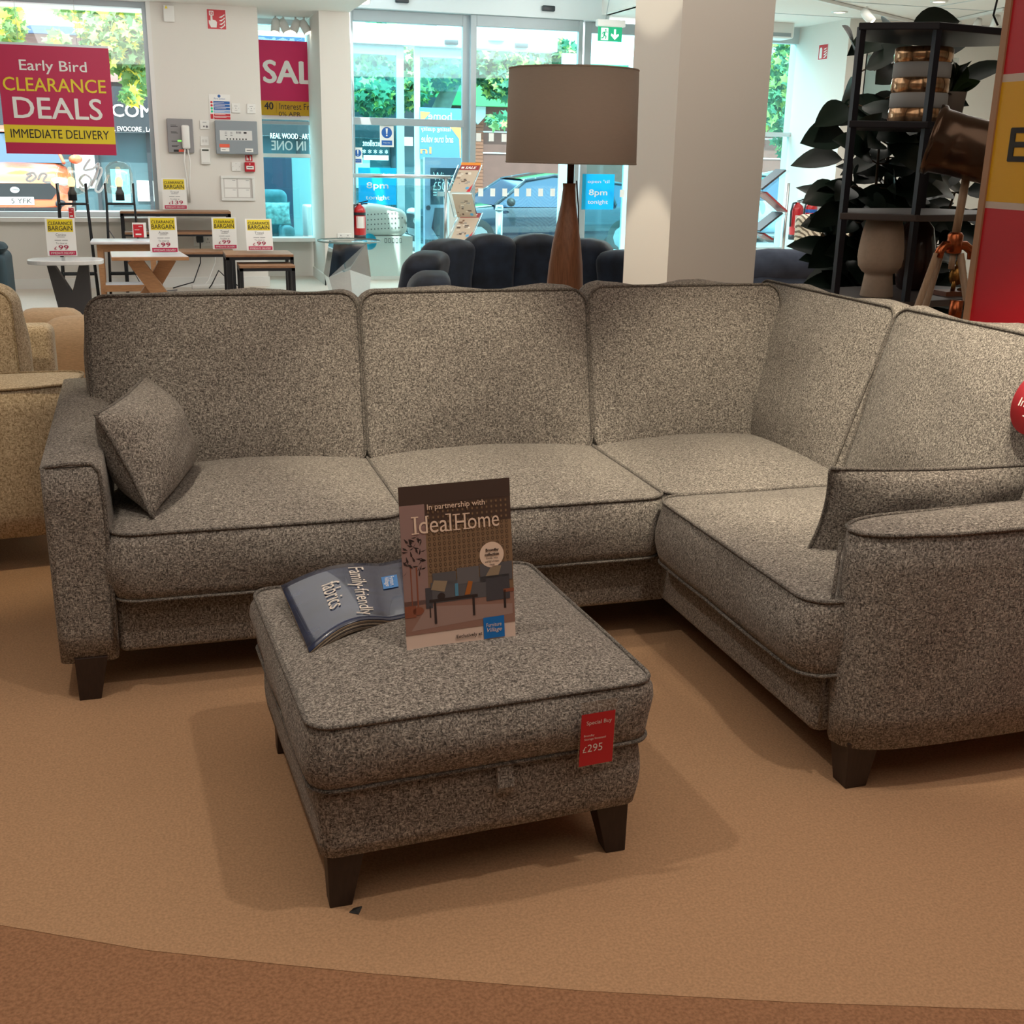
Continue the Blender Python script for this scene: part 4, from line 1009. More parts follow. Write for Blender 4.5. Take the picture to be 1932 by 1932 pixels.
# ------------------------------------------------------------------ lantern lamps
GL2 = glassy('smoky_lamp_glass', (0.90, 0.88, 0.84), 0.14, 0.03)
BULB = pm('bulb_glow', (255, 220, 150), 0.3, emit=(255, 206, 120), estr=4.0)
def lantern(label, px):
    Y = 11.9; c = at(px, 340, Y); x = c.x
    r = thing('lantern_lamp', label, 'floor lamp', (x, Y, 0), group='glass lantern floor lamps')
    z0, z1 = at(px, 368, Y).z, at(px, 304, Y).z; rad = 0.128; h = z1-z0
    pr_ = [(0.05, 0), (rad*0.9, h*0.06), (rad, h*0.3), (rad, h*0.62), (rad*0.88, h*0.82), (rad*0.55, h*0.96), (0.001, h)]
    MB().lathe([(a, z0+b_) for a, b_ in pr_], (x, Y, 0), GL2, 28, cap=False).build('glass_dome', r)
    MB().blob((x, Y, z0+h*0.38), 0.035, 0.035, 0.05, BULB, 14).build('bulb', r)
    MB().lathe([(0.04, z0-0.05), (0.04, z0+0.02), (0.025, z0+0.05), (0.018, z0+0.10)], (x, Y, 0), BLACKM, 16).build('bulb_holder', r)
    for sx in (-1, 1):
        for sy in (-1, 1):
            MB().tube([(x+sx*0.125, Y+sy*0.09, z0+h*0.35), (x+sx*0.125, Y+sy*0.09, z0-0.08), (x+sx*0.155, Y+sy*0.12, 0)], 0.009, BLACKM, 6).build('leg', r)
    for zz in (z0-0.08, 0.22):
        m = MB(); d = 0.125 if zz > 0.5 else 0.148
        for a, b_ in (((-d, -0.09), (d, -0.09)), ((d, -0.09), (d, 0.09)), ((d, 0.09), (-d, 0.09)), ((-d, 0.09), (-d, -0.09)), ((-d, 0), (d, 0))): m.tube([(x+a[0], Y+a[1], zz), (x+b_[0], Y+b_[1], zz)], 0.008, BLACKM, 6)
        m.build('cross_bars', r)
lantern('lit glass lantern floor lamp on black legs, under the crimson window sign', 134)
lantern('lit glass lantern floor lamp on black legs, nearer the window jamb', 224)

# ------------------------------------------------------------------ crimson window sign
Y = 12.35
O = at(8, 290, Y); wS = at(212, 190, Y).x-at(2, 190, Y).x; hS = at(100, 86, Y).z-at(100, 290, Y).z
O.x = at(212, 190, Y).x-wS; O.z = at(100, 291, Y).z
ws = thing('hanging_sign', 'crimson and yellow early bird clearance sign hanging in the left window', 'sign', (O.x+wS/2, Y, O.z))
Gfx(O, XU, ZU).slab(0, 0, wS, hS, 0.006, PINK).build('board', ws)
Gfx(O, XU, ZU).slab(0, hS, wS, hS+0.02, 0.012, ALUW).build('top_rail', ws)
g = Gfx(O, XU, ZU); g.rect(0, hS*0.105, wS, hS*0.27, YELL); g.build('yellow_band', ws, fixn=False)
g = Gfx(O, XU, ZU)
g.text('Early Bird', wS*0.49, hS*0.805, wS*0.60, hS*0.125, PWHITE, 0.01); g.text('CLEARANCE', wS*0.49, hS*0.645, wS*0.92, hS*0.125, YELL, 0.012)
g.text('DEALS', wS*0.50, hS*0.43, wS*0.80, hS*0.20, PWHITE, 0.015); g.text('IMMEDIATE DELIVERY', wS*0.5, hS*0.19, wS*0.89, hS*0.082, INK, 0.004)
g.build('lettering', ws, fixn=False)
hm = MB()
for k in (0.2, 0.72): hm.tube([(O.x+wS*k, Y+0.004, O.z+hS+0.02), (O.x+wS*k, Y+0.004, 2.735)], 0.002, STEEL, 5)
hm.build('hanging_wires', ws)

# sale sign in the recess window
Y = 13.645
O = Vector((X(488, Y, 180), Y, Z(218, 540, Y))); wS = 0.75; hS = Z(77, 540, Y)-O.z
sa = thing('hanging_sign', 'pink sale sign with yellow strip hanging in the recessed window', 'sign', (O.x+wS/2, Y, O.z))
Gfx(O, XU, ZU).slab(0, 0, wS, hS, 0.001, SALEP).build('board', sa)
g = Gfx(O, XU, ZU); g.rect(0, 0, wS, hS*0.195, YELLT); g.build('yellow_band', sa, fixn=False)
g = Gfx(O, XU, ZU)
g.text('SALE', 0.055+0.355, hS*0.585, 0.71, hS*0.31, PWHITE, 0.04); g.text('40', 0.105, hS*0.125, 0.10, hS*0.10, INK, 0.03); g.text('Interest Free', 0.42, hS*0.125, 0.40, hS*0.085, INK, 0.0); g.text('0% APR', 0.33, hS*0.02, 0.24, hS*0.06, INK)
g.rect(0.185, hS*0.03, 0.188, hS*0.18, INK)
g.build('lettering', sa, fixn=False)
# mirrored window lettering and what stands behind the lower pane
def vinyl(name, label, cat, Y, items, mat=PWHITE):
    g = Gfx((0, Y, 0), XU, ZU)
    for s, a, b_, c, d, kw in items: gtext(g, s, a, b_, c, d, kw.pop('mat', mat), Y, **kw)
    return tag(g.build(name, fixn=False), label, cat)
vinyl('window_lettering', 'white mirrored shop lettering on the recessed window above ledge', 'lettering', 13.69, [('E IN ONE', 512, 592, 266, 284, dict(bold=0.015, mirror=True))], WHITET)
tealc = pm('teal_chair', (60, 120, 130), 0.8, nscale=8, namt=0.3)
tc_ = thing('display_chair', 'teal armchair with patterned cushion seen through the lower recessed window', 'armchair', (1.35, 14.7, -0.18))
x0 = X(470, 14.7, 400); x1 = X(545, 14.7, 400)
MB().rbox(x0, x1, 14.75, 15.0, -0.1, Z(358, 520, 14.75), 0.09, tealc, 4).build('backrest', tc_)
MB().rbox(x0, x1, 14.3, 14.9, -0.18, 0.32, 0.08, tealc, 4).build('seat', tc_)
MB().rbox(x1-0.13, x1+0.02, 14.25, 14.9, -0.18, 0.52, 0.06, tealc, 4).build('arm', tc_)
a_, p_ = pillow(frame((X(520, 14.55, 405), 14.55, Z(403, 520, 14.55)), (1, 0, 0), (0, 0.25, 1)), 0.36, 0.28, 0.12, pm('patterned_aqua', (120, 176, 178), 0.8, nscale=22, namt=0.5), tealc, 3.0)
o = a_.build('scatter_cushion'); tag(o, 'patterned aqua cushion on the teal armchair in the recessed window', 'cushion'); p_.build('piping', o)
ds = thing('display_screen', 'dark navy display screen behind the teal armchair', 'screen', (1.6, 15.3, -0.18))
MB().box(X(480, 15.3), X(546, 15.3), 15.28, 15.34, -0.18, Z(298, 520, 15.3), pm('screen_navy', (24, 48, 70), 0.5)).build('panel', ds)
MB().box(X(546, 15.3), X(600, 15.3), 15.29, 15.34, -0.18, Z(298, 560, 15.3), pm('screen_teal', (92, 138, 146), 0.6)).build('side_panel', ds)
tag(MB().rbox(X(571, 14.6), X(571, 14.6)+0.5, 14.5, 15.0, -0.18, Z(388, 580, 14.6), 0.02, WHITE).build('display_plinth'), 'white display plinth beside the navy screen in recessed window', 'plinth')

# ------------------------------------------------------------------ devices on the wall
YW = 12.65
def W(px0, px1, py0, py1, t):
    a, b_ = at(px0, (py0+py1)/2, YW-t), at(px1, (py0+py1)/2, YW-t); zt, zb = at((px0+px1)/2, py0, YW-t).z, at((px0+px1)/2, py1, YW-t).z
    return a.x, b_.x, zb, zt
def wallbox(name, label, cat, px0, px1, py0, py1, t, mat, bev=0.006, group=None):
    x0, x1, z0, z1 = W(px0, px1, py0, py1, t)
    r = thing(name, label, cat, ((x0+x1)/2, YW, z0), group=group)
    MB().box(x0, x1, YW-t, YW, z0, z1, mat).build('housing', r, bevel=bev)
    return r, Gfx((x0, YW-t, z0), XU, ZU), x1-x0, z1-z0
r, g, w, h = wallbox('alarm_sensor', 'white alarm sensor box with yellow triangle high beside left window', 'sensor', 308, 329, 10, 41, 0.05, WHITE, 0.008)
g.poly([(w*0.15, h*0.80), (w*0.42, h*0.80), (w*0.28, h*1.0)], YELL); g.build('warning_triangle', r, fixn=False)
r, g, w, h = wallbox('safety_sign', 'red fire alarm call point sign with hand, high on the device wall', 'sign', 390, 427, 17, 56, 0.006, PWHITE, 0.001)
g.rect(w*0.03, h*0.03, w*0.97, h*0.97, RED)
P_ = PWHITE
g.rect(w*0.13, h*0.68, w*0.36, h*0.90, P_, 0.0012); g.rect(w*0.17, h*0.72, w*0.32, h*0.86, RED, 0.0016); g.disc(w*0.245, h*0.79, w*0.04, P_, 0.002, 10)
g.poly([(w*0.20, h*0.70), (w*0.29, h*0.70), (w*0.30, h*0.48), (w*0.46, h*0.44), (w*0.52, h*0.36), (w*0.48, h*0.10), (w*0.20, h*0.10), (w*0.10, h*0.30), (w*0.10, h*0.45), (w*0.19, h*0.42)], P_)
for k in range(4): g.poly([(w*0.62, h*(0.10+k*0.17)), (w*0.74, h*(0.07+k*0.17)), (w*0.93, h*(0.22+k*0.17)), (w*0.90, h*(0.34+k*0.14)), (w*0.84, h*(0.20+k*0.17)), (w*0.72, h*(0.14+k*0.17))], P_)
g.build('symbol', r, fixn=False)
def action_notice(label, O, U, w, h):
    r = thing('fire_notice', label, 'notice', tuple(O))
    Gfx(O, U, ZU).slab(0, 0, w, h, 0.003, PWHITE).build('board', r)
    g = Gfx(O, U, ZU); g.disc(w*0.48, h*0.93, w*0.07, BLUE); g.text('Fire action', w*0.5, h*0.83, w*0.52, h*0.06, BLUE)
    for k in range(4): g.rect(w*0.2, h*(0.63-k*0.12), w*0.97, h*(0.73-k*0.12), BLUE if k < 3 else pm('notice_pale_blue', (150, 180, 214), 0.5)); g.disc(w*0.11, h*(0.68-k*0.12), w*0.055, RED if k < 2 else GREEN)
    for k in range(2): g.rect(w*0.2, h*(0.14-k*0.12), w*0.97, h*(0.24-k*0.12), RED)
    g.rect(w*0.03, h*0.03, w*0.17, h*0.22, RED)
    for k in range(6): g.rect(w*0.24, h*(0.67-k*0.118), w*(0.7+0.04*(k % 3)), h*(0.685-k*0.118), PWHITE, 0.0014)
    g.build('print', r, fixn=False)
x0, x1, z0, z1 = W(395, 435, 178, 226, 0.005)
action_notice('blue and red fire action notice above the grey alarm panel', Vector((x0, YW-0.005, z0)), XU, x1-x0, z1-z0)
# intercom
r, g, w, h = wallbox('intercom_panel', 'grey emergency phone panel with white handset beside the left window', 'intercom', 316, 365, 224, 288, 0.04, pm('panel_mid_grey', (140, 138, 140), 0.45))
LG = pm('led_green', (90, 230, 60), 0.4, emit=(120, 255, 80), estr=1.5)
g.rect(w*0.38, h*0.33, w*0.52, h*0.37, LG, 0.001); g.build('indicator_light', r, fixn=False)
g2 = Gfx(g.O, g.U, g.V); g2.rect(w*0.2, h*0.02, w*0.4, h*0.09, INK); g2.rect(w*0.4, h*0.02, w*0.66, h*0.10, pm('label_orange', (230, 96, 70), 0.5))
for k, yy in enumerate((0.80, 0.76, 0.60, 0.57, 0.33, 0.20, 0.17)): g2.rect(w*0.14, h*yy, w*(0.36+0.05*(k % 2)), h*(yy+0.015), INK)
g2.build('markings', r, fixn=False)
x0, x1, z0, z1 = W(343, 358, 236, 281, 0.07)
hs = MB().rbox(x0, x1, YW-0.085, YW-0.042, z0, z1, 0.018, WHITE, 4); hs.build('handset', r)
xc = (x0+x1)/2
MB().tube([(xc-0.015, YW-0.06, z0), (xc-0.03, YW-0.05, z0-0.12), (xc-0.012, YW-0.03, z0-0.32), (xc-0.008, YW-0.02, z0-0.52)], 0.007, WHITE, 6).tube([(xc+0.012, YW-0.06, z0), (xc+0.028, YW-0.05, z0-0.13), (xc+0.012, YW-0.03, z0-0.32), (xc+0.004, YW-0.02, z0-0.52)], 0.007, WHITE, 6).build('cord', r)
def plate(label, px0, px1, py0, py1, kind='switch', cat='switch plate', name='switch_plate'):
    r, g, w, h = wallbox(name, label, cat, px0, px1, py0, py1, 0.012, WHITE, 0.003)
    if kind == 'key': g.disc(w*0.5, h*0.5, w*0.05, INK); g.disc(w*0.15, h*0.5, w*0.03, INKG); g.disc(w*0.85, h*0.5, w*0.03, INKG); g.rect(w*0.3, h*0.7, w*0.7, h*0.74, INKG); g.rect(w*0.35, h*0.26, w*0.65, h*0.29, INKG)
    elif kind == 'dots': g.disc(w*0.42, h*0.32, w*0.09, INKG); g.disc(w*0.72, h*0.30, w*0.12, INKG); g.rect(w*0.3, h*0.75, w*0.7, h*0.8, INKG)
    elif kind == 'rocker': g.rect(w*0.18, h*0.35, w*0.46, h*0.65, pm('rocker_white', (214, 212, 208), 0.3)); g.rect(w*0.54, h*0.35, w*0.82, h*0.65, pm('rocker_white', (214, 212, 208), 0.3))
    else: g.disc(w*0.5, h*0.85, w*0.03, INKG); g.disc(w*0.5, h*0.15, w*0.03, INKG); g.disc(w*0.15, h*0.5, w*0.03, INKG); g.disc(w*0.85, h*0.5, w*0.03, INKG)
    g.build('face_marks', r, fixn=False)
plate('square white key switch right of the fire notice, nearest to it', 437, 453, 195, 213, 'key')
plate('square white key switch right of the fire notice, near the wall edge', 466, 482, 196, 214, 'key')
plate('square white plate with two grey knobs beside the phone panel top', 377, 395, 227, 244, 'dots')
plate('white double rocker switch beside the phone panel, above the keypad', 378, 394, 257, 275, 'rocker')
plate('faint white blanking plate left of the red call point', 437, 454, 306, 323, 'blank', name='blanking_plate', cat='blanking plate')
r, g, w, h = wallbox('alarm_keypad', 'slim white alarm keypad with dark display under rocker switch', 'keypad', 379, 397, 280, 310, 0.03, WHITE)
g.rect(w*0.15, h*0.84, w*0.85, h*0.94, pm('lcd_olive', (62, 70, 60), 0.3)); g.rect(w*0.1, h*0.10, w*0.9, h*0.11, INKG); g.build('display', r, fixn=False)
r, g, w, h = wallbox('fire_alarm_panel', 'wide grey fire alarm panel with white control strip', 'alarm panel', 407, 486, 228, 291, 0.09, pm('panel_blue_grey', (138, 146, 152), 0.45))
g.poly([(w*0.10, h*0.42), (w*0.87, h*0.42), (w*0.87, h*0.71), (w*0.10, h*0.71)], pm('panel_strip', (216, 216, 214), 0.4), 0.001); g.build('control_strip', r, fixn=False)
g2 = Gfx(g.O, g.U, g.V)
for k in range(7): g2.disc(w*(0.27+0.075*k), h*0.455, w*0.018, INK, 0.002, 10)
g2.rect(w*0.67, h*0.62, w*0.74, h*0.675, INK, 0.002)
for k in range(4): g2.rect(w*(0.49+k*0.032), h*0.62, w*(0.512+k*0.032), h*0.68, INKG, 0.002)
for k in range(3): g2.rect(w*0.35, h*(0.55+k*0.05), w*0.40, h*(0.565+k*0.05), INKG, 0.002); g2.rect(w*0.22, h*(0.55+k*0.05), w*0.27, h*(0.565+k*0.05), INKG, 0.002)
g2.build('buttons', r, fixn=False)
g3 = Gfx(g.O, g.U, g.V); g3.rect(w*0.08, h*0.20, w*0.32, h*0.30, pm('label_orange', (230, 96, 70), 0.5)); g3.rect(w*0.10, h*0.08, w*0.31, h*0.19, PWHITE); g3.rect(w*0.69, h*0.07, w*0.88, h*0.18, PWHITE); g3.rect(w*0.72, h*0.11, w*0.84, h*0.135, INKG, 0.0014); g3.rect(w*0.13, h*0.12, w*0.22, h*0.14, INKG, 0.0014); g3.build('labels', r, fixn=False)
r, g, w, h = wallbox('safety_sign', 'small red call point sign just below the grey alarm panel', 'sign', 462, 477, 292, 305, 0.004, PWHITE, 0.001)
g.rect(w*0.05, h*0.05, w*0.95, h*0.95, RED); g.poly([(w*0.2, h*0.2), (w*0.45, h*0.2), (w*0.45, h*0.5), (w*0.32, h*0.55), (w*0.3, h*0.85), (w*0.2, h*0.85)], PWHITE); g.rect(w*0.62, h*0.2, w*0.78, h*0.8, PWHITE, 0.0012); g.build('symbol', r, fixn=False)
r, g, w, h = wallbox('call_point', 'red break glass fire call point under small red sign', 'call point', 462, 481, 306, 324, 0.045, pm('call_point_red', (186, 26, 44), 0.35))
g.rect(w*0.15, h*0.25, w*0.88, h*0.62, PWHITE, 0.001); g.rect(w*0.25, h*0.40, w*0.75, h*0.47, INK, 0.0014); g.rect(w*0.45, h*0.76, w*0.56, h*0.85, PWHITE, 0.001); g.build('glass_panel', r, fixn=False)
x0, x1, z0, z1 = W(417, 481, 332, 379, 0.02)
r = thing('notice_frame', 'shallow white frame with four pale papers low on the device wall', 'frame', ((x0+x1)/2, YW, z0))
m = MB(); t = 0.026
m.box(x0, x1, YW-0.02, YW, z0, z0+t, TRIMW).box(x0, x1, YW-0.02, YW, z1-t, z1, TRIMW).box(x0, x0+t, YW-0.02, YW, z0+t, z1-t, TRIMW).box(x1-t, x1, YW-0.02, YW, z0+t, z1-t, TRIMW)
m.build('frame_border', r, bevel=0.004); MB().box(x0+t, x1-t, YW-0.006, YW-0.0005, z0+t, z1-t, pm('backing_board', (206, 202, 198), 0.6)).build('backing', r)
for i in range(2):
    for j in range(2):
        g = Gfx((x0+t+0.012+i*0.135, YW-0.0065, z0+t+0.01+j*0.095), XU, ZU); g.rect(0, 0, 0.12, 0.085, pm('paper_pale', (216, 206, 204) if i == 0 else (216, 214, 212), 0.6)) if False else g.rect(0, 0, 0.12, 0.085, PWHITE); g.rect(0.08, 0.07, 0.11, 0.073, INKG, 0.0012); g.build('paper', r, fixn=False)
# sockets
def socket(label, px0, px1, py0, py1, Yp):
    a, b_ = at(px0, py0, Yp), at(px1, py1, Yp)
    r = thing('wall_socket', label, 'socket', ((a.x+b_.x)/2, Yp, b_.z))
    MB().box(a.x, b_.x, Yp-0.012, Yp, b_.z, a.z, WHITE).build('plate', r, bevel=0.003)
    g = Gfx((a.x, Yp-0.012, b_.z), XU, ZU); w, h = b_.x-a.x, a.z-b_.z
    for k in (0.25, 0.75): g.rect(w*k-0.004, h*0.55, w*k+0.004, h*0.75, INKG); g.rect(w*k-0.014, h*0.3, w*k-0.008, h*0.4, INKG); g.rect(w*k+0.008, h*0.3, w*k+0.014, h*0.4, INKG)
    g.rect(w*0.42, h*0.5, w*0.48, h*0.8, PWHITE); g.rect(w*0.52, h*0.5, w*0.58, h*0.8, PWHITE); g.build('holes', r, fixn=False)
socket('white double socket low on the pier behind the mirrored table', 636, 663, 440, 452, 12.65)
socket('white double socket on the wall behind the long low table', 364, 402, 444, 464, 12.65)
c = at(377, 450, 12.62)
pg = thing('power_plug', 'black power plug in the socket behind the long low table', 'plug', tuple(c))
MB().rbox(c.x-0.035, c.x+0.035, 12.585, 12.636, c.z-0.04, c.z+0.045, 0.012, SENSOR).build('plug_body', pg)
def cable(label, pts, mat, r=0.006): tag(MB().tube(pts, r, mat, 6).build('power_cable'), label, 'cable')
MB().tube([(c.x, 12.60, c.z-0.04), (c.x-0.01, 12.59, 0.25), (c.x-0.09, 12.55, 0.06), (c.x-0.3, 12.5, 0.008)], 0.006, BLACKM, 6).build('plug_cord', pg)
cable('grey cable trailing across floor below the console table', [(0.20, 12.3, 0.01), (0.05, 12.2, 0.01), (-0.15, 12.3, 0.08), (-0.30, 12.35, 0.40), (-0.40, 12.2, 0.60)], INKG)
cable('white cable hanging from the wall socket down to the skirting', [(0.62, 12.60, 0.47), (0.60, 12.58, 0.25), (0.52, 12.5, 0.08), (0.45, 12.45, 0.012)], WHITE, 0.006)
cable('black cable looping from the long table leg to the power strip', [(0.85, 12.2, 0.02), (0.70, 12.25, 0.12), (0.62, 12.3, 0.2), (0.55, 12.4, 0.05), (0.52, 12.4, 0.012)], BLACKM)
tag(MB().rbox(0.35, 0.70, 12.42, 12.49, 0.0, 0.045, 0.01, WHITE).build('power_strip'), 'white power strip on floor by the skirting under console', 'power strip')
# dark chair edge at the far left
dc = thing('armchair', 'dark teal armchair mostly out of view beyond the marble table', 'armchair', (-1.6, 9.8, 0))
xe = at(11, 490, 9.8).x
MB().rbox(xe-0.9, xe, 9.7, 10.3, 0.0, at(5, 480, 9.7).z, 0.06, pm('dark_teal', (40, 62, 72), 0.7), 4).build('arm', dc)
MB().rbox(xe-0.6, xe+0.01, 9.75, 10.0, at(5, 480, 9.8).z, at(5, 458, 9.8).z, 0.05, pm('dark_teal', (40, 62, 72), 0.7), 4).build('cushion', dc)
# ------------------------------------------------------------------ stickers, posters, lobby
def warn_sticker(label, px0, px1, py0, py1, Y):
    O = at(px0, py1, Y); w = at(px1, py1, Y).x-O.x; h = at(px0, py0, Y).z-O.z
    r = thing('safety_sticker', label, 'sticker', tuple(O), group='blue exclamation stickers')
    Gfx(O, XU, ZU).slab(0, 0, w, h, 0.002, PWHITE).build('card', r)
    g = Gfx(O, XU, ZU); g.disc(w*0.5, h*0.66, w*0.38, BLUE); g.rect(w*0.12, h*0.08, w*0.88, h*0.30, BLUE)
    g.poly([(w*0.42, h*0.86), (w*0.58, h*0.86), (w*0.54, h*0.60), (w*0.46, h*0.60)], PWHITE, 0.0016); g.disc(w*0.5, h*0.53, w*0.055, PWHITE, 0.0016, 12); g.text('Keep clear', w*0.5, h*0.19, w*0.5, h*0.07, PWHITE)
    g.build('symbol', r, fixn=False)
warn_sticker('larger blue exclamation sticker under the mid rail of left door', 717, 743, 236, 277, 13.68)
warn_sticker('smaller blue exclamation sticker at the pier edge of left door', 667, 684, 278, 309, 13.685)
def open_poster(label, px0, px1, py0, py1, Y, tx):
    O = at(px0, py1, Y); w = at(px1, py1, Y).x-O.x; h = at(px0, py0, Y).z-O.z
    r = thing('window_poster', label, 'poster', tuple(O), group='cyan opening hours posters')
    Gfx(O, XU, ZU).slab(0, 0, w, h, 0.002, CYAN).build('sheet', r)
    g = Gfx(O, XU, ZU); g.text("open 'til", w*0.5, h*tx[0], w*0.68, h*0.12, TRIMW, 0.008); g.text('8pm', w*0.5, h*tx[1], w*0.58, h*0.22, TRIMW, 0.015); g.text('tonight', w*0.5, h*tx[2], w*0.64, h*0.15, TRIMW, 0.01)
    g.build('lettering', r, fixn=False)
open_poster("cyan opening hours poster behind the handrail by the pier", 677, 748, 316, 386, 13.692, (0.80, 0.50, 0.18))
open_poster("cyan opening hours poster to the right of the lamp base", 1097, 1157, 328, 395, 13.664, (0.78, 0.46, 0.20))
vinyl('window_lettering', 'white mirrored rating vinyl on the left entrance door', 'lettering', 15.58,
      [('Excellent', 684, 722, 264, 276, dict(mirror=True, bold=0.01)), ('* * * * *', 684, 732, 282, 290, dict(bold=0.01))], WHITET)
g = Gfx((0, 15.575, 0), XU, ZU); grect(g, 686, 733, 293, 302, PWHITE, 15.575)
tag(g.build('star_strip', fixn=False), 'white strip of rating boxes below the mirrored rating lettering', 'sticker')
Yp = 15.59
r = thing('promotional_poster', 'blue and orange poster with mirrored lettering behind the left entrance door', 'poster', tuple(at(830, 300, Yp)))
g = Gfx((0, Yp, 0), XU, ZU); bl = pm('poster_blue', (92, 126, 170), 0.5); ora = pm('poster_orange', (240, 140, 84), 0.5)
a, b_ = at(792, 300, Yp), at(878, 205, Yp)
g.slab(a.x, a.z, b_.x, b_.z, 0.01, bl); g.build('board', r)
g = Gfx((0, Yp-0.001, 0), XU, ZU)
pts = [at(px, py, Yp) for px, py in ((848, 238), (878, 238), (878, 300), (868, 300), (866, 262))]; g.poly([(p.x, p.z) for p in pts], ora)
pts = [at(px, py, Yp) for px, py in ((793, 210), (812, 212), (800, 226), (793, 224))]; g.poly([(p.x, p.z) for p in pts], ora)
gtext(g, 'lasting quality', 794, 850, 239, 250, PWHITE, Yp, mirror=True); gtext(g, 'and true value', 795, 855, 255, 269, PWHITE, Yp, mirror=True); gtext(g, 'home', 808, 852, 212, 226, PWHITE, Yp, mirror=True)
gtext(g, 'nI', 793, 814, 277, 290, ora, Yp, bold=0.03)
g.build('print', r, fixn=False)
p = at(763, 275, 15.55); q = at(779, 259, 15.55)
tag(Gfx((p.x, 15.55, p.z), XU, ZU).slab(0, 0, q.x-p.x, q.z-p.z, 0.002, PWHITE).build('paper_note'), 'small white paper note taped between the outer door posts', 'note')
# mauve display cabinet with dark competition poster
Yc = 14.6
cb = thing('poster_stand', 'pale mauve display panel with dark competition poster in the lobby', 'display', tuple(at(840, 460, Yc)))
a, b_ = at(802, 470, Yc), at(874, 298, Yc)
MB().box(a.x, b_.x, Yc, Yc+0.10, -0.02, b_.z, pm('panel_mauve', (186, 180, 204), 0.5)).build('panel', cb)
g = Gfx((0, Yc-0.003, 0), XU, ZU); grect(g, 812, 873, 317, 386, pm('poster_slate', (52, 62, 80), 0.5), Yc-0.003); g.build('poster', cb, fixn=False)
g = Gfx((0, Yc-0.004, 0), XU, ZU); gtext(g, 'Win a', 817, 857, 325, 341, PWHITE, Yc-0.004); gtext(g, '£5000', 817, 857, 343, 359, PWHITE, Yc-0.004); grect(g, 817, 832, 362, 364, PWHITE, Yc); grect(g, 817, 829, 367, 369, PWHITE, Yc); g.build('lettering', cb, fixn=False)
g = Gfx((0, Yc-0.003, 0), XU, ZU); pt = pm('print_plum', (78, 62, 78), 0.5)
pts = [(820, 392), (846, 392), (850, 402), (860, 410), (864, 428), (852, 452), (828, 452), (814, 430), (818, 408)]; pts = [at(px, py, Yc) for px, py in pts][::-1]; g.poly([(p.x, p.z) for p in pts], pt)
p = at(808, 392, Yc); g.disc(p.x, p.z, 0.03, pt); grect(g, 802, 874, 452, 462, pt, Yc); g.build('vase_print', cb, fixn=False)
# white dotted block on a base
wbk = thing('display_block', 'white padded block with rows of dark dots on a printed base behind the handrail', 'display', tuple(at(720, 460, 13.2)))
a, b_ = at(688, 446, 13.12), at(771, 446, 13.12); zt = at(720, 385, 13.12).z
MB().rbox(a.x, b_.x, 13.12, 13.5, a.z, zt, 0.09, WHITE, 4, fn=lambda p: Vector((p.x, p.y, p.z-0.10*max(0, (p.x-a.x)/(b_.x-a.x)-0.3)*(1 if p.z > a.z+0.15 else 0))), cut=2).build('padded_block', wbk)
g = Gfx((0, 13.117, 0), XU, ZU); gd = pm('dot_grey', (120, 124, 130), 0.6)
for j, py in enumerate((405, 415, 424, 433)):
    for k in range(11 if j % 2 else 9): p = at(694+k*6.5, py-k*0.4, 13.117); g.disc(p.x, p.z, 0.008, INKG, 0.001, 8)
g.build('dots', wbk, fixn=False)
MB().box(a.x+0.05, b_.x+0.05, 13.14, 13.55, 0.0, a.z, WHITE).build('base', wbk)
g = Gfx((0, 13.137, 0), XU, ZU)
for k in range(5): p = at(728+k*7, 453, 13.137); g.rect(p.x-0.015, p.z-0.03, p.x+0.012, p.z+0.02, gd, 0.001); g.rect(p.x-0.009, p.z-0.022, p.x+0.006, p.z+0.012, PWHITE, 0.0016)
p = at(696, 456, 13.137); g.disc(p.x, p.z, 0.09, CYAN, 0.001, 24); gtext(g, '8', 692, 700, 450, 461, PWHITE, 13.137)
g.build('print', wbk, fixn=False)
# glass handrail and white door box
Yr = 12.95
gr = thing('glass_balustrade', 'steel handrail on post with clear glass panel beside the pier', 'railing', (2.5, Yr, 0))
xr0, xr1 = 2.075, at(846, 400, Yr).x; zr = at(750, 332, Yr).z
MB().tube([(xr0, Yr, zr), (xr1+0.02, Yr, zr-0.005)], 0.022, STEEL, 14).build('handrail', gr)
MB().tube([(xr1-0.03, Yr, 0), (xr1-0.03, Yr, zr-0.02)], 0.024, STEEL, 14).build('post', gr)
MB().box(xr0+0.02, xr1-0.10, Yr-0.005, Yr+0.005, 0.06, zr-0.10, RAILGL).build('glass_panel', gr)
zc_ = at(838, 366, Yr).z
MB().box(xr1-0.13, xr1-0.04, Yr-0.014, Yr+0.014, zc_-0.025, zc_+0.025, STEEL).build('glass_clamp', gr)
a, b_ = at(847, 480, 13.3), at(884, 362, 13.3)
wp = thing('low_cabinet', 'plain white low cabinet behind the zigzag brochure rack', 'cabinet', ((a.x+b_.x)/2, 13.3, 0))
MB().box(a.x, b_.x, 13.3, 13.5, 0, b_.z, WHITE).build('body', wp, bevel=0.008)
m = MB()
for py in (376, 387): p = at(863, py, 13.29); m.blob((p.x, 13.297, p.z), 0.012, 0.006, 0.012, STEEL, 8)
m.build('bolts', wp)

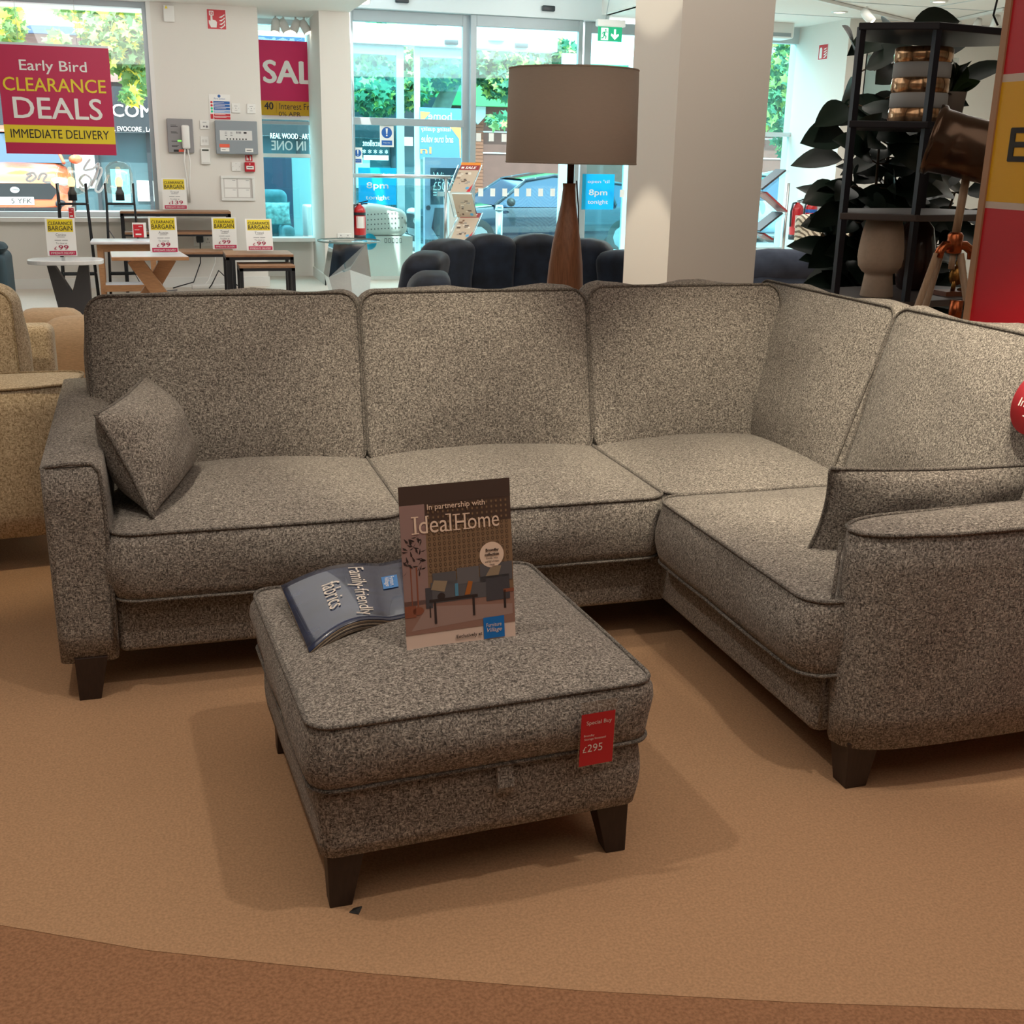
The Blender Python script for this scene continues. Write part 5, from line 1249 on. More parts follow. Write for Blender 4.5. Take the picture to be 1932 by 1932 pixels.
# brochure racks
def brochure(label, lo, hi, w, th, cover, xdir=1):
    """lo/hi = bottom and top edge mid points (x,y,z)"""
    lo, hi = Vector(lo), Vector(hi); V = (hi-lo); L = V.length; V.normalize(); U = Vector((1, 0, 0)); N = U.cross(V)
    r = thing('brochure', label, 'brochure', tuple(lo), group='brochures in the zigzag rack')
    Gfx(lo-U*w/2, U, V).slab(0, 0, w, L, th, PWHITE).build('pages', r)
    g = Gfx(lo-U*w/2, U, V)
    g.rect(0, 0, w, L, pm('brochure_photo', (188, 168, 148), 0.35), 0.001)
    if cover:
        g.rect(0, L*0.82, w, L, pm('brochure_maroon', (142, 40, 44), 0.35), 0.0015); g.text('SALE', w*0.56, L*0.905, w*0.55, L*0.10, PWHITE, 0.04, 0.002, slant=0.15); g.rect(w*0.08, L*0.87, w*0.22, L*0.94, PWHITE, 0.002)
        g.poly([(w*0.80, 0), (w, 0), (w, L*0.3)], RED, 0.0018)
    rnd = random.Random(int(L*1e4))
    for k in range(16):
        x, y = rnd.uniform(0.02, 0.7)*w, rnd.uniform(0.1, 0.7)*L; g.rect(x, y, x+rnd.uniform(0.06, 0.22)*w, y+rnd.uniform(0.02, 0.07)*L, pm('brochure_ink_%d' % (k % 4), [(92, 76, 66), (214, 202, 186), (120, 92, 72), (150, 140, 132)][k % 4], 0.4), 0.0016+0.0001*k)
    g.disc(w*0.78, L*0.14, w*0.09, pm('brochure_sky', (90, 160, 200), 0.4), 0.0036, 14)
    g.build('cover', r, fixn=False)
Yb_ = 12.6
rk = thing('brochure_rack', 'clear acrylic zigzag brochure rack in front of the entrance doors', 'rack', tuple(at(880, 540, Yb_)))
def zp(px, py, dy): return at(px, py, Yb_+dy)
zz = [zp(878, 360, -0.05), zp(898, 308, 0.14), None]
segs = [((868, 362), (888, 312)), ((880, 410), (870, 366)), ((868, 452), (890, 402)), ((884, 500), (870, 458))]
m = MB(); Wd = 0.24
edge = []
for (lo, hi), (d0, d1) in zip(segs, ((-0.10, 0.12), (0.12, -0.06), (-0.10, 0.12), (0.12, -0.06))):
    a, b_ = at(lo[0], lo[1], Yb_+d0), at(hi[0], hi[1], Yb_+d1); edge.append((a, b_))
    nrm = Vector((0, 0.02, 0))
    for s in (0,):
        q = [a+Vector((-Wd/2, 0.035, 0)), a+Vector((Wd/2, 0.035, 0)), b_+Vector((Wd/2, 0.035, 0)), b_+Vector((-Wd/2, 0.035, 0))]
        m.add(q+[p+Vector((0, 0.005, 0)) for p in q], [(0, 1, 2, 3), (7, 6, 5, 4), (0, 4, 5, 1), (1, 5, 6, 2), (2, 6, 7, 3), (3, 7, 4, 0)], CLEAR)
m.build('acrylic_tray', rk)
m = MB()
for s in (-1, 1):
    m.tube([p+Vector((s*Wd*0.55, 0.03, 0)) for a, b_ in edge for p in (b_, a)]+[Vector((edge[-1][0].x+s*Wd*0.55, Yb_+0.1, 0))], 0.006, STEEL, 6)
m.box(edge[0][0].x-0.18, edge[0][0].x+0.18, Yb_-0.1, Yb_+0.25, 0, 0.02, STEEL)
m.build('wire_frame', rk)
brochure('sale brochure with maroon band in the top tray of the zigzag rack', edge[0][0], edge[0][1], 0.22, 0.02, True)
brochure('grey photo brochure in the second tray of the zigzag rack', edge[1][0]+Vector((0, -0.03, 0)), edge[1][1]+Vector((0, -0.03, 0)), 0.22, 0.02, False)
brochure('sale brochure with maroon band in the third tray of the zigzag rack', edge[2][0], edge[2][1], 0.22, 0.02, True)
brochure('pale brochure in the lowest tray of the zigzag rack', edge[3][0]+Vector((0, -0.03, 0)), edge[3][1]+Vector((0, -0.03, 0)), 0.22, 0.02, False)
o = tag(MB().box(edge[0][1].x-0.10, edge[0][1].x+0.12, Yb_+0.135, Yb_+0.15, edge[0][1].z-0.02, edge[0][1].z+0.03, pm('orange_card', (236, 150, 60), 0.5)).build('divider_card'), 'orange card showing above the top brochure in the rack', 'card')
# second rack seen edge-on at the right of the column
rk2 = thing('brochure_rack', 'zigzag brochure rack seen edge on, right of the column', 'rack', tuple(at(1462, 480, 11.6)))
e2 = [((1428, 362), (1478, 322)), ((1476, 404), (1432, 364)), ((1424, 440), (1472, 402)), ((1450, 456), (1428, 442))]
cols = [(70, 62, 66), (160, 60, 60), (52, 50, 56), (130, 40, 40)]
for k, ((lx_, ly_), (hx_, hy_)) in enumerate(e2):
    a, b_ = at(lx_, ly_, 11.6), at(hx_, hy_, 11.6); m = MB().bar(a, b_, 0.24, 0.022, CLEAR, up=(0.6, 0, 0.8)); m.build('acrylic_tray', rk2)
    dd = (b_-a).normalized(); nn = Vector((-dd.z, 0, dd.x)); nn = nn if nn.z > 0 else -nn
    bo = MB().bar(a+nn*0.024+dd*0.02, b_+nn*0.024-dd*0.02, 0.22, 0.02, pm('brochure_edge_%d' % k, cols[k], 0.5), up=(0.6, 0, 0.8)).build('brochure')
    tag(bo, ['dark brochure in the topmost tray of edge on rack', 'red brochure in the second tray of edge on rack', 'black brochure in the third tray of edge on rack', 'dark red brochure at the bottom of edge on rack'][k], 'brochure', 'brochures in the edge on rack')
p = at(1478, 456, 11.75); MB().tube([(p.x, 11.75, 0), (p.x, 11.75, at(1478, 345, 11.75).z)], 0.018, STEEL, 10).build('post', rk2)

# fire extinguishers
def extinguisher(label, x, y, z0, h, band, rad=0.08):
    r = thing('fire_extinguisher', label, 'fire extinguisher', (x, y, z0), group='fire extinguishers')
    rd = pm('extinguisher_red', (190, 24, 30), 0.3, coat=0.4)
    MB().lathe([(rad*0.95, h*0.10), (rad, h*0.12), (rad, h*0.74), (rad*0.85, h*0.82), (rad*0.4, h*0.87), (rad*0.3, h*0.90)], (x, y, z0), rd, 24).build('cylinder', r)
    MB().lathe([(rad*0.98, 0), (rad*1.02, 0.005), (rad*1.02, h*0.12), (rad*0.98, h*0.125)], (x, y, z0), SENSOR, 24).build('base_ring', r)
    MB().lathe([(rad*0.3, h*0.88), (rad*0.3, h*0.93)], (x, y, z0), STEEL, 12).bar((x-0.01, y, z0+h*0.93), (x+0.09, y-0.02, z0+h*0.99), 0.02, 0.012, SENSOR).bar((x-0.01, y, z0+h*0.91), (x+0.085, y-0.02, z0+h*0.92), 0.02, 0.012, SENSOR).build('valve', r)
    MB().tube([(x-0.02, y, z0+h*0.90), (x-rad*1.0, y-0.03, z0+h*0.88), (x-rad*1.25, y-0.03, z0+h*0.7), (x-rad*1.2, y-0.03, z0+h*0.32)], 0.012, SENSOR, 8).build('hose', r)
    m = MB()
    m.add([(x+rad*1.012*math.sin(t), y-rad*1.012*math.cos(t), z0+h*zz_) for zz_ in (0.30, 0.60) for t in (-0.7, -0.35, 0, 0.35, 0.7)], [(k, k+1, k+6, k+5) for k in range(4)], PWHITE, True)
    m.build('instruction_label', r, fixn=False)
    if band: MB().lathe([(rad*1.008, h*0.62), (rad*1.008, h*0.70)], (x, y, z0), band, 24, cap=False).build('colour_band', r)
Xw = 7.83
pL, pR = at(1499, 455, 12.5), at(1523, 452, 12.3)
hE = 0.50
e1, e2 = atx(1499, 452, 7.72), atx(1524, 450, 7.72)
extinguisher('red fire extinguisher on the right wall, nearer the entrance', 7.72, e1.y, e1.z, hE, None)
extinguisher('red fire extinguisher with blue band on the right wall', 7.72, e2.y, e2.z, hE, BLUE)
p = at(681, 452, 12.74)
extinguisher('red fire extinguisher half hidden beside pier and white dotted block', 2.150, 12.74, p.z, at(681, 378, 12.74).z-p.z, SENSOR, 0.065)
# signs on the right wall face
def wall_sign(name, label, y0, y1, z0, z1):
    r = thing(name, label, 'sign', (Xw, (y0+y1)/2, z0)); O = Vector((Xw-0.004, y1, z0)); U = Vector((0, -1, 0))
    Gfx(O, U, ZU).slab(0, 0, y1-y0, z1-z0, 0.004, PWHITE).build('board', r); return r, Gfx(O, U, ZU), y1-y0, z1-z0
ps0, ps1 = atx(1543, 114, Xw), atx(1564, 82, Xw)
r, g, w, h = wall_sign('safety_sign', 'red fire extinguisher sign high on the right side wall', ps1.y, ps0.y, ps0.z, ps1.z)
g.rect(w*0.04, h*0.03, w*0.96, h*0.97, RED)
g.poly([(w*0.14, h*0.1), (w*0.40, h*0.1), (w*0.40, h*0.68), (w*0.33, h*0.8), (w*0.2, h*0.8), (w*0.14, h*0.68)], PWHITE)
for k in range(4): g.poly([(w*0.55, h*(0.12+k*0.18)), (w*0.70, h*(0.10+k*0.18)), (w*0.92, h*(0.25+k*0.17)), (w*0.88, h*(0.33+k*0.14)), (w*0.7, h*(0.19+k*0.18))], PWHITE)
g.build('symbol', r, fixn=False)
ps0, ps1 = atx(1531, 278, Xw), atx(1549, 246, Xw)
action_notice('blue and red fire action notice midway up the right side wall', Vector((Xw-0.004, ps0.y, ps0.z)), Vector((0, -1, 0)), ps0.y-ps1.y, ps1.z-ps0.z)
MB_ = MB().box(Xw-0.06, Xw, 12.60, 13.3, 0.93, 1.05, WHITE)
tag(MB_.build('wall_ledge'), 'white boxed ledge on the right wall above the fire extinguishers', 'ledge')
# wall mirror panel in the beige return
p, q = at(1632, 97, 12.76), at(1705, 235, 12.76)
tag(MB().box(p.x-0.1, q.x+0.8, 12.80, 12.82, q.z-0.05, p.z+0.05, pm('aqua_panel', (186, 214, 214), 0.25)).build('wall_panel'), 'pale aqua panel set in the beige return wall behind the plant', 'panel')
# air curtain above right glazing
a, b_ = at(1440, 72, 13.4), at(1493, 45, 13.4)
ac = thing('air_curtain', 'white air conditioning box above the far right window', 'air conditioner', (a.x, 13.4, a.z))
MB().rbox(a.x-0.5, b_.x, 13.3, 13.62, a.z, b_.z+0.02, 0.03, WHITE, 3).build('housing', ac)
MB().box(a.x-0.45, b_.x-0.05, 13.295, 13.30, a.z+0.02, a.z+0.06, ALU).build('grille', ac)
# exit sign
Ye = 13.0
a, b_ = at(1128, 77, Ye), at(1174, 52, Ye)
ex = thing('exit_sign', 'green illuminated running man exit sign hanging before the entrance doors', 'exit sign', tuple(a))
w, h = b_.x-a.x, b_.z-a.z
MB().box(a.x, b_.x, Ye, Ye+0.012, a.z, b_.z, GREEN).build('panel', ex)
MB().rbox(a.x-0.02, b_.x+0.03, Ye-0.03, Ye+0.05, b_.z, b_.z+0.075, 0.012, WHITE).build('light_housing', ex)
m = MB().tube([((a.x+b_.x)/2-0.06, Ye, b_.z+0.07), ((a.x+b_.x)/2-0.02, Ye, 3.1), ((a.x+b_.x)/2-0.03, Ye, 3.6)], 0.004, ALU, 6); m.build('cable', ex)
g = Gfx((a.x, Ye-0.001, a.z), XU, ZU)
g.rect(w*0.12, h*0.08, w*0.42, h*0.92, LEDW); g.poly([(w*0.66, h*0.85), (w*0.74, h*0.85), (w*0.74, h*0.45), (w*0.85, h*0.55), (w*0.87, h*0.42), (w*0.70, h*0.12), (w*0.53, h*0.42), (w*0.55, h*0.55), (w*0.66, h*0.45)][::-1], LEDW)
g.disc(w*0.31, h*0.78, w*0.035, GREEN, 0.003, 12)
for pts in (((.24, .66), (.32, .68), (.28, .42), (.21, .42)), ((.28, .44), (.35, .36), (.33, .14), (.295, .14), (.30, .32), (.24, .40)), ((.23, .44), (.20, .28), (.13, .24), (.13, .17), (.22, .20), (.28, .40)), ((.24, .66), (.17, .60), (.16, .46), (.19, .46), (.20, .56), (.26, .60)), ((.30, .66), (.37, .58), (.40, .64), (.385, .68), (.365, .65), (.32, .70))):
    g.poly([(w*x, h*y) for x, y in pts], GREEN, 0.003)
g.build('symbol', ex, fixn=False)

# ------------------------------------------------------------------ street things
def car(name, label, loc, rz, paint, L=4.2, Wd=1.78, H=1.42, plate_text=None):
    r = thing(name, label, 'car', loc, rz)
    T = Matrix.Translation(loc) @ Matrix.Rotation(rz, 4, 'Z')
    TY = pm('tyre', (34, 34, 36), 0.8); AL = pm('alloy_wheel', (150, 152, 156), 0.3, 0.8); GLC = pm('car_glass', (44, 66, 92), 0.06, spec=0.9); DK = pm('car_trim_black', (26, 28, 32), 0.5)
    # lower body: stations along x (nose at -L/2)
    st_ = [(-0.500, .60, .30, .62), (-0.485, .78, .22, .74), (-0.44, .92, .18, .84), (-0.34, .98, .17, .93), (-0.22, 1.0, .17, .99), (0.0, 1.0, .17, 1.0), (0.25, 1.0, .18, 1.02), (0.40, .97, .2, 1.02), (0.47, .90, .25, .98), (0.50, .72, .34, .86)]
    vs = []; n = 14
    for t, wf, zb_, zt_ in st_:
        hw = Wd/2*wf; zt2 = zt_*0.92*H/1.42
        for k in range(n):
            a = 2*PI*k/n+PI/n; c, s = math.cos(a), math.sin(a)
            e = 0.38; y = hw*math.copysign(abs(c)**e, c); z = (zb_+zt2)/2+(zt2-zb_)/2*math.copysign(abs(s)**e, s)
            vs.append((t*L, y, z))
    fs = [(i*n+j, i*n+(j+1) % n, (i+1)*n+(j+1) % n, (i+1)*n+j) for i in range(len(st_)-1) for j in range(n)]+[tuple(range(n)), tuple(range((len(st_)-1)*n, len(st_)*n))]
    MB().add(vs, fs, paint, True, T).build('body', r)
    zs = 0.90*H/1.42
    cabin = [(-0.235, zs, .86, 0), (-0.10, H*0.93, .70, 0), (0.02, H, .68, 0), (0.18, H*0.99, .66, 0), (0.33, H*0.90, .64, 0), (0.46, zs, .78, 0)]
    vs = []
    for t, z, wf, _ in cabin: vs += [(t*L, -Wd/2*.90, zs-0.03), (t*L, -Wd/2*wf, z), (t*L, Wd/2*wf, z), (t*L, Wd/2*.90, zs-0.03)]
    fs = [(i*4+j, i*4+j+1, i*4+j+5, i*4+j+4) for i in range(5) for j in range(3)]
    MB().add(vs, fs, GLC, False, T).build('windows', r)
    vs = []
    for t, z, wf, _ in cabin[1:5]: vs += [(t*L, -Wd/2*wf*1.01, z+0.0), (t*L, -Wd/2*wf*0.6, z+0.03), (t*L, Wd/2*wf*0.6, z+0.03), (t*L, Wd/2*wf*1.01, z)]
    MB().add(vs, [(i*4+j, i*4+j+1, i*4+j+5, i*4+j+4) for i in range(3) for j in range(3)], paint, True, T).build('roof', r)
    m = MB()
    for s in (-1, 1):
        for (ta, za, wa), (tb_, zb2, wb2) in (((-0.235, zs, .885), (-0.10, H*.93, .71)), ((0.06, zs, .91), (0.06, H, .69)), ((0.27, zs, .91), (0.25, H*.95, .665)), ((0.46, zs, .80), (0.33, H*.90, .655)), ((-0.10, H*.935, .71), (0.02, H, .69)), ((0.02, H, .69), (0.33, H*.90, .655))):
            m.tube([T @ Vector((ta*L, s*Wd/2*wa, za)), T @ Vector((tb_*L, s*Wd/2*wb2, zb2))], 0.028, paint, 6)
    m.build('window_pillars', r)
    for s in (-1, 1):
        for t in (-0.31, 0.30):
            Tw = T @ Matrix.Translation((t*L, s*(Wd/2-0.10), 0.32)) @ Matrix.Rotation(PI/2, 4, 'X')
            w_ = MB().lathe([(0.20, -0.10), (0.30, -0.10), (0.325, -0.07), (0.325, 0.07), (0.30, 0.10), (0.20, 0.10)], (0, 0, 0), TY, 24, Tw).build('wheel', r)
            a_ = MB().lathe([(0.01, -0.105), (0.20, -0.105), (0.20, 0.105), (0.01, 0.105)], (0, 0, 0), AL, 10, Tw, smooth=False).build('hub', w_)
        MB().blob((-0.185*L, s*(Wd/2+0.09), zs+0.06), 0.07, 0.11, 0.075, DK if paint.name != 'car_orange' else paint, 12, T).build('door_mirror', r)
    gv = MB().prism([(-0.52, 0.42), (0.52, 0.42), (0.62, 0.55), (0.52, 0.66), (-0.52, 0.66), (-0.62, 0.55)], -L/2-0.012, -L/2+0.05, DK, 'x', T); gv.build('grille', r)
    MB().prism([(-0.6, 0.20), (0.6, 0.20), (0.66, 0.30), (-0.66, 0.30)], -L/2+0.0, -L/2+0.2, DK, 'x', T).build('lower_bumper', r)
    for s in (-1, 1):
        MB().blob((-L/2+0.13, s*Wd/2*0.74, 0.68), 0.10, 0.17, 0.07, pm('headlamp', (206, 214, 220), 0.1, spec=0.9), 14, T).build('headlamp', r)
        MB().blob((-L/2+0.06, s*Wd/2*0.70, 0.36), 0.06, 0.10, 0.06, DK, 12, T).build('fog_lamp', r)
    MB().blob((-L/2-0.012, 0, 0.56), 0.02, 0.075, 0.05, STEEL, 14, T).build('badge', r)
    if plate_text:
        O = T @ Vector((-L/2-0.02, 0.26, 0.34)); U = (T.to_3x3() @ Vector((0, -1, 0)))
        Gfx(O, U, ZU).slab(0, 0, 0.52, 0.115, 0.03, PWHITE).build('number_plate', r)
        g = Gfx(O, U, ZU); g.text(plate_text, 0.34, 0.057, 0.30, 0.075, INK, 0.02); g.build('plate_lettering', r, fixn=False)
    return r
car('car', 'orange hatchback parked facing the left window, half behind the crimson sign', (at(2, 350, 20).x, 21.9, 0.15), PI/2+0.10, pm('car_orange', (226, 104, 60), 0.25, coat=0.8), L=4.1, H=1.5, plate_text='5 YFK')
car('car', 'dark blue car side on beyond the entrance doors', (at(1010, 400, 20.5).x, 20.5, -0.32), 0.06, pm('car_dark', (34, 42, 56), 0.15, coat=0.9), L=4.5, H=1.36)
car('car', 'pale blue car beyond the far right window', (13.0, 23.0, -0.3), -0.1, pm('car_pale', (150, 186, 204), 0.25, coat=0.8), L=4.2)
p = at(941, 450, 16.9)
bo = thing('bollard', 'stainless steel bollard on pavement in front of the dark car', 'bollard', (p.x, 16.9, -0.18))
zt = at(941, 386, 16.9).z
MB().lathe([(0.055, 0), (0.055, zt+0.10)], (p.x, 16.9, -0.18), STEEL, 20).build('post', bo)
MB().lathe([(0.062, zt+0.10), (0.062, zt+0.15), (0.05, zt+0.175), (0.001, zt+0.18)], (p.x, 16.9, -0.18), STEEL, 20).build('cap', bo)

def leaf_mat(name, a, b_, c):
    m = bpy.data.materials.new(name); m.use_nodes = True; nt = m.node_tree; N = nt.nodes; L = nt.links; p_ = N['Principled BSDF']
    gm = N.new('ShaderNodeNewGeometry'); r = N.new('ShaderNodeValToRGB'); cr = r.color_ramp
    cr.elements[0].color = (*lin(a), 1); cr.elements[1].color = (*lin(c), 1); cr.elements[1].position = 0.93; e = cr.elements.new(0.6); e.color = (*lin(b_), 1)
    L.new(gm.outputs['Random Per Island'], r.inputs[0]); L.new(r.outputs[0], p_.inputs['Base Color']); p_.inputs['Roughness'].default_value = 0.6
    t = N.new('ShaderNodeBsdfTranslucent'); L.new(r.outputs[0], t.inputs[0]); mx = N.new('ShaderNodeMixShader'); mx.inputs[0].default_value = 0.4
    L.new(p_.outputs[0], mx.inputs[1]); L.new(t.outputs[0], mx.inputs[2]); L.new(mx.outputs[0], N['Material Output'].inputs[0]); return m
LEAFG = leaf_mat('plane_tree_leaves', (78, 130, 78), (140, 178, 112), (240, 226, 84))
LEAFD = leaf_mat('darker_tree_leaves', (52, 104, 84), (92, 150, 110), (200, 216, 110))
BARK = pm('pale_bark', (190, 172, 156), 0.9, nscale=7, namt=0.25)
STAR = [(math.cos(PI*k/5+PI/2)*(1 if k % 2 == 0 else 0.5), math.sin(PI*k/5+PI/2)*(1 if k % 2 == 0 else 0.5)) for k in range(10)]
def tree(label, trunk, blobs, n, size, mat, seed):
    r = thing('tree', label, 'tree', trunk[0][0])
    m = MB()
    m.tube([p for p, _ in trunk], [q for _, q in trunk], BARK, 9); m.build('trunk', r)
    rnd = random.Random(seed); m = MB(); tot = sum(b_[3]*b_[4]*b_[5] for b_ in blobs)
    for bx in blobs:
        k = int(n*bx[3]*bx[4]*bx[5]/tot)
        for _ in range(k):
            while True:
                d = Vector((rnd.uniform(-1, 1), rnd.uniform(-1, 1), rnd.uniform(-1, 1)))
                if 0.35 < d.length < 1 or (d.length < 1 and rnd.random() < 0.4): break
            c = Vector((bx[0]+d.x*bx[3], bx[1]+d.y*bx[4], bx[2]+d.z*bx[5])); s = size*rnd.uniform(0.6, 1.2)
            nrm = Vector((rnd.gauss(0, .6), rnd.gauss(-0.5, .6), rnd.gauss(0.5, .6))).normalized(); u = nrm.orthogonal().normalized(); a = rnd.uniform(0, 2*PI)
            u = (u*math.cos(a)+nrm.cross(u)*math.sin(a)); v = nrm.cross(u)
            m.add([c+u*x*s+v*y*s+nrm*(-0.15*s*(x*x+y*y)) for x, y in STAR], [tuple(range(10))], mat)
    m.build('crown', r, fixn=False)
def P3(px, py, Y): return at(px, py, Y)
def bl_(px, py, Y, rx, rz, ry=0.8): p = P3(px, py, Y); return (p.x, p.y, p.z, rx, ry, rz)
tree('leafy tree with yellowing leaves outside the left window', [((0.9, 24.5, -0.2), 0.20), ((0.7, 24.3, 2.0), 0.17), ((0.4, 24.0, 3.6), 0.12), ((-0.2, 23.6, 4.6), 0.06)],
     [bl_(215, 60, 23, 0.62, 0.70), bl_(255, 125, 23.4, 0.30, 0.5), bl_(150, 18, 23.5, 0.45, 0.16), bl_(12, 40, 22.5, 0.28, 0.4), bl_(15, 75, 22.5, 0.2, 0.2), bl_(250, 180, 23, 0.22, 0.14), bl_(110, 75, 23, 0.2, 0.10), bl_(275, 60, 23, 0.3, 0.6)], 1900, 0.115, LEAFG, 3)
b0 = P3(805, 330, 23.5); b0.z = -0.2
tree('plane tree with forked leaning trunk beyond the entrance doors', [(tuple(b0), 0.26), (tuple(P3(815, 250, 23.5)), 0.22), (tuple(P3(838, 190, 23.4)), 0.17), (tuple(P3(858, 150, 23.2)), 0.13), (tuple(P3(880, 110, 23)), 0.07)],
     [bl_(715, 130, 23, 0.75, 0.85), bl_(830, 120, 23.2, 0.6, 0.5), bl_(770, 165, 22.8, 0.4, 0.4), bl_(950, 120, 23, 0.9, 0.45), bl_(1040, 105, 23.4, 0.7, 0.3), bl_(945, 160, 22.6, 0.28, 0.3), bl_(700, 180, 22.5, 0.4, 0.35), bl_(940, 225, 22, 0.10, 0.14)], 5200, 0.115, LEAFD, 8)
p = P3(1490, 420, 24)
tree('leafy tree outside the far right window', [((p.x, 24, -0.2), 0.16), ((p.x, 24, 2.2), 0.13), ((p.x+0.1, 24, 3.2), 0.06)],
     [bl_(1492, 150, 24, 0.5, 0.9), bl_(1478, 220, 24, 0.4, 0.4), bl_(1500, 260, 24, 0.35, 0.5), bl_(1500, 90, 24, 0.4, 0.3)], 900, 0.13, LEAFD, 12)
# white script on the left window
sc_ = MB()
def script(pts, r=0.012):
    out = []
    for k in range(len(pts)-1):
        p0, p1, p2, p3 = pts[max(k-1, 0)], pts[k], pts[k+1], pts[min(k+2, len(pts)-1)]
        for t in (0, .25, .5, .75):
            out.append(tuple(0.5*((2*p1[i])+(-p0[i]+p2[i])*t+(2*p0[i]-5*p1[i]+4*p2[i]-p3[i])*t*t+(-p0[i]+3*p1[i]-3*p2[i]+p3[i])*t**3) for i in (0, 1)))
    out.append(pts[-1]); sc_.tube([at(a, b_, 12.775) for a, b_ in out], r, WHITET, 5)
script([(158, 352), (150, 340), (160, 330), (172, 338), (168, 352), (158, 360), (150, 352)]); script([(170, 300), (158, 320), (176, 318), (186, 308), (182, 332), (172, 350)])
script([(172, 352), (186, 318), (192, 324), (180, 356), (190, 360), (205, 330)]); script([(50, 330), (62, 326), (68, 334), (58, 342), (50, 338), (60, 330)]); script([(72, 340), (78, 328), (88, 330), (82, 342), (96, 344)])
tag(sc_.build('window_script'), 'white handwritten style vinyl script low on the left window', 'lettering')
# ------------------------------------------------------------------ shelving unit, plant, lamp at the right
et = thing('shelving_unit', 'open hexagonal black metal shelving unit behind the right side of sofa', 'shelving', (3.12, 4.5, 0))
HX = [(2.775, 4.37), (3.022, 4.22), (3.42, 4.30), (3.68, 4.60), (3.478, 4.82), (3.008, 4.74)]
def hexs(k, cx=3.12, cy=4.52): return [(cx+(x-cx)*k, cy+(y-cy)*k) for x, y in HX]
SHF = pm('dark_grey_shelf', (86, 80, 80), 0.5)
for z, mat in ((0.16, SHF), (0.835, SHF), (1.19, SHF), (1.555, NAVYM), (1.925, NAVYM)):
    MB().prism(hexs(1.06), z-0.028, z, mat).build('shelf', et, bevel=0.004)
for x, y in HX: MB().box(x-0.013, x+0.013, y-0.013, y+0.013, 0, 1.91, NAVYM).build('post', et)
# striped glass vase
def stripe_vase():
    x, y, z0, h, R_ = 3.155, 4.48, 1.555, 0.30, 0.118
    v = thing('glass_vase', 'metallic and frosted striped cylinder vase on the upper shelf', 'vase', (x, y, z0))
    m = pm('mercury_glass', (196, 160, 124), 0.16, 0.85, nscale=20, namt=0.5, stretch=(3, 3, 0.6)); fm = pm('frosted_band', (176, 180, 182), 0.6)
    for k in range(5):
        a, b_ = z0+h*k/5, z0+h*(k+1)/5; r1 = R_*(1.0-0.0*k)
        MB().lathe([(r1-0.004, a), (r1, a+0.004), (r1+(0.002 if k % 2 == 0 else 0), (a+b_)/2), (r1, b_-0.004), (r1-0.004, b_)], (x, y, 0), m if k % 2 == 0 else fm, 40, cap=(k == 0)).build('metallic_band' if k % 2 == 0 else 'frosted_band', v)
    MB().lathe([(R_-0.004, z0+h), (R_-0.010, z0+h), (R_-0.012, z0+0.02), (0.001, z0+0.018)], (x, y, 0), m, 40, cap=False).build('inner_wall', v)
stripe_vase()
bx_, by_ = 3.0, 4.40
bv = thing('stoneware_vase', 'matt beige goblet shaped vase on the lower shelf', 'vase', (bx_, by_, 0.835))
MB().lathe([(0.001, 0.0), (0.068, 0.0), (0.070, 0.004), (0.060, 0.085), (0.059, 0.098), (0.072, 0.106), (0.090, 0.130), (0.096, 0.165), (0.094, 0.21), (0.086, 0.27), (0.074, 0.325), (0.068, 0.325), (0.078, 0.27), (0.086, 0.20), (0.001, 0.15)], (bx_, by_, 0.835), pm('matt_beige_clay', (190, 172, 154), 0.9, nscale=60, namt=0.05), 40, cap=False).build('body', bv)
dv = thing('bottle_vase', 'tall glossy dark brown bottle vase on the lower shelf beside goblet vase', 'vase', (3.33, 4.62, 0.835))
MB().lathe([(0.05, 0), (0.065, 0.01), (0.09, 0.10), (0.092, 0.18), (0.07, 0.28), (0.035, 0.32), (0.03, 0.34), (0.001, 0.34)], (3.33, 4.62, 0.835), pm('glossy_brown_glaze', (54, 34, 32), 0.15), 32).build('body', dv)
go = thing('ornament', 'small gold ornament on a wooden block on the lower shelf', 'ornament', (3.40, 4.40, 0.835))
GOLD = pm('old_gold', (176, 128, 66), 0.3, 0.9)
MB().box(3.32, 3.48, 4.35, 4.45, 0.835, 0.855, pm('copper_wood', (130, 78, 56), 0.5)).build('base', go)
m = MB().blob((3.40, 4.40, 0.92), 0.035, 0.03, 0.045, GOLD, 14).blob((3.405, 4.39, 0.975), 0.022, 0.022, 0.026, GOLD, 12).tube([(3.39, 4.40, 0.855), (3.375, 4.38, 0.87), (3.395, 4.40, 0.92)], 0.010, GOLD, 8).tube([(3.42, 4.40, 0.855), (3.43, 4.38, 0.87), (3.41, 4.40, 0.92)], 0.010, GOLD, 8)
m.build('figure', go)
# potted plants
PLANT = pm('rubber_plant_leaf', (24, 40, 32), 0.42, nscale=5, namt=0.25, spec=0.3)
STEM = pm('plant_stem', (72, 60, 46), 0.8)
def leaf_geo(m, base, tip, wd, nrm, mat, n=8):
    base, tip = Vector(base), Vector(tip); d = tip-base; L = d.length; d.normalize(); s = d.cross(Vector(nrm)).normalized(); u = s.cross(d)
    vs = []; fs = []
    for i in range(n+1):
        t = i/n; w = wd*(math.sin(PI*min(1, t*1.02))**0.75)*(1-0.25*t) if t < 0.98 else 0.0
        c = base+d*(L*t)+u*(0.05*L*math.sin(PI*t)-0.05*L*t*t)
        for a in (-1, -0.5, 0, 0.5, 1): vs.append(c+s*(a*w/2)+u*(abs(a)*w*0.10))
    for i in range(n):
        for j in range(4): fs.append((i*5+j, i*5+j+1, i*5+j+6, i*5+j+5))
    m.add(vs, fs, mat, True)
px_, py_ = 3.62, 5.35
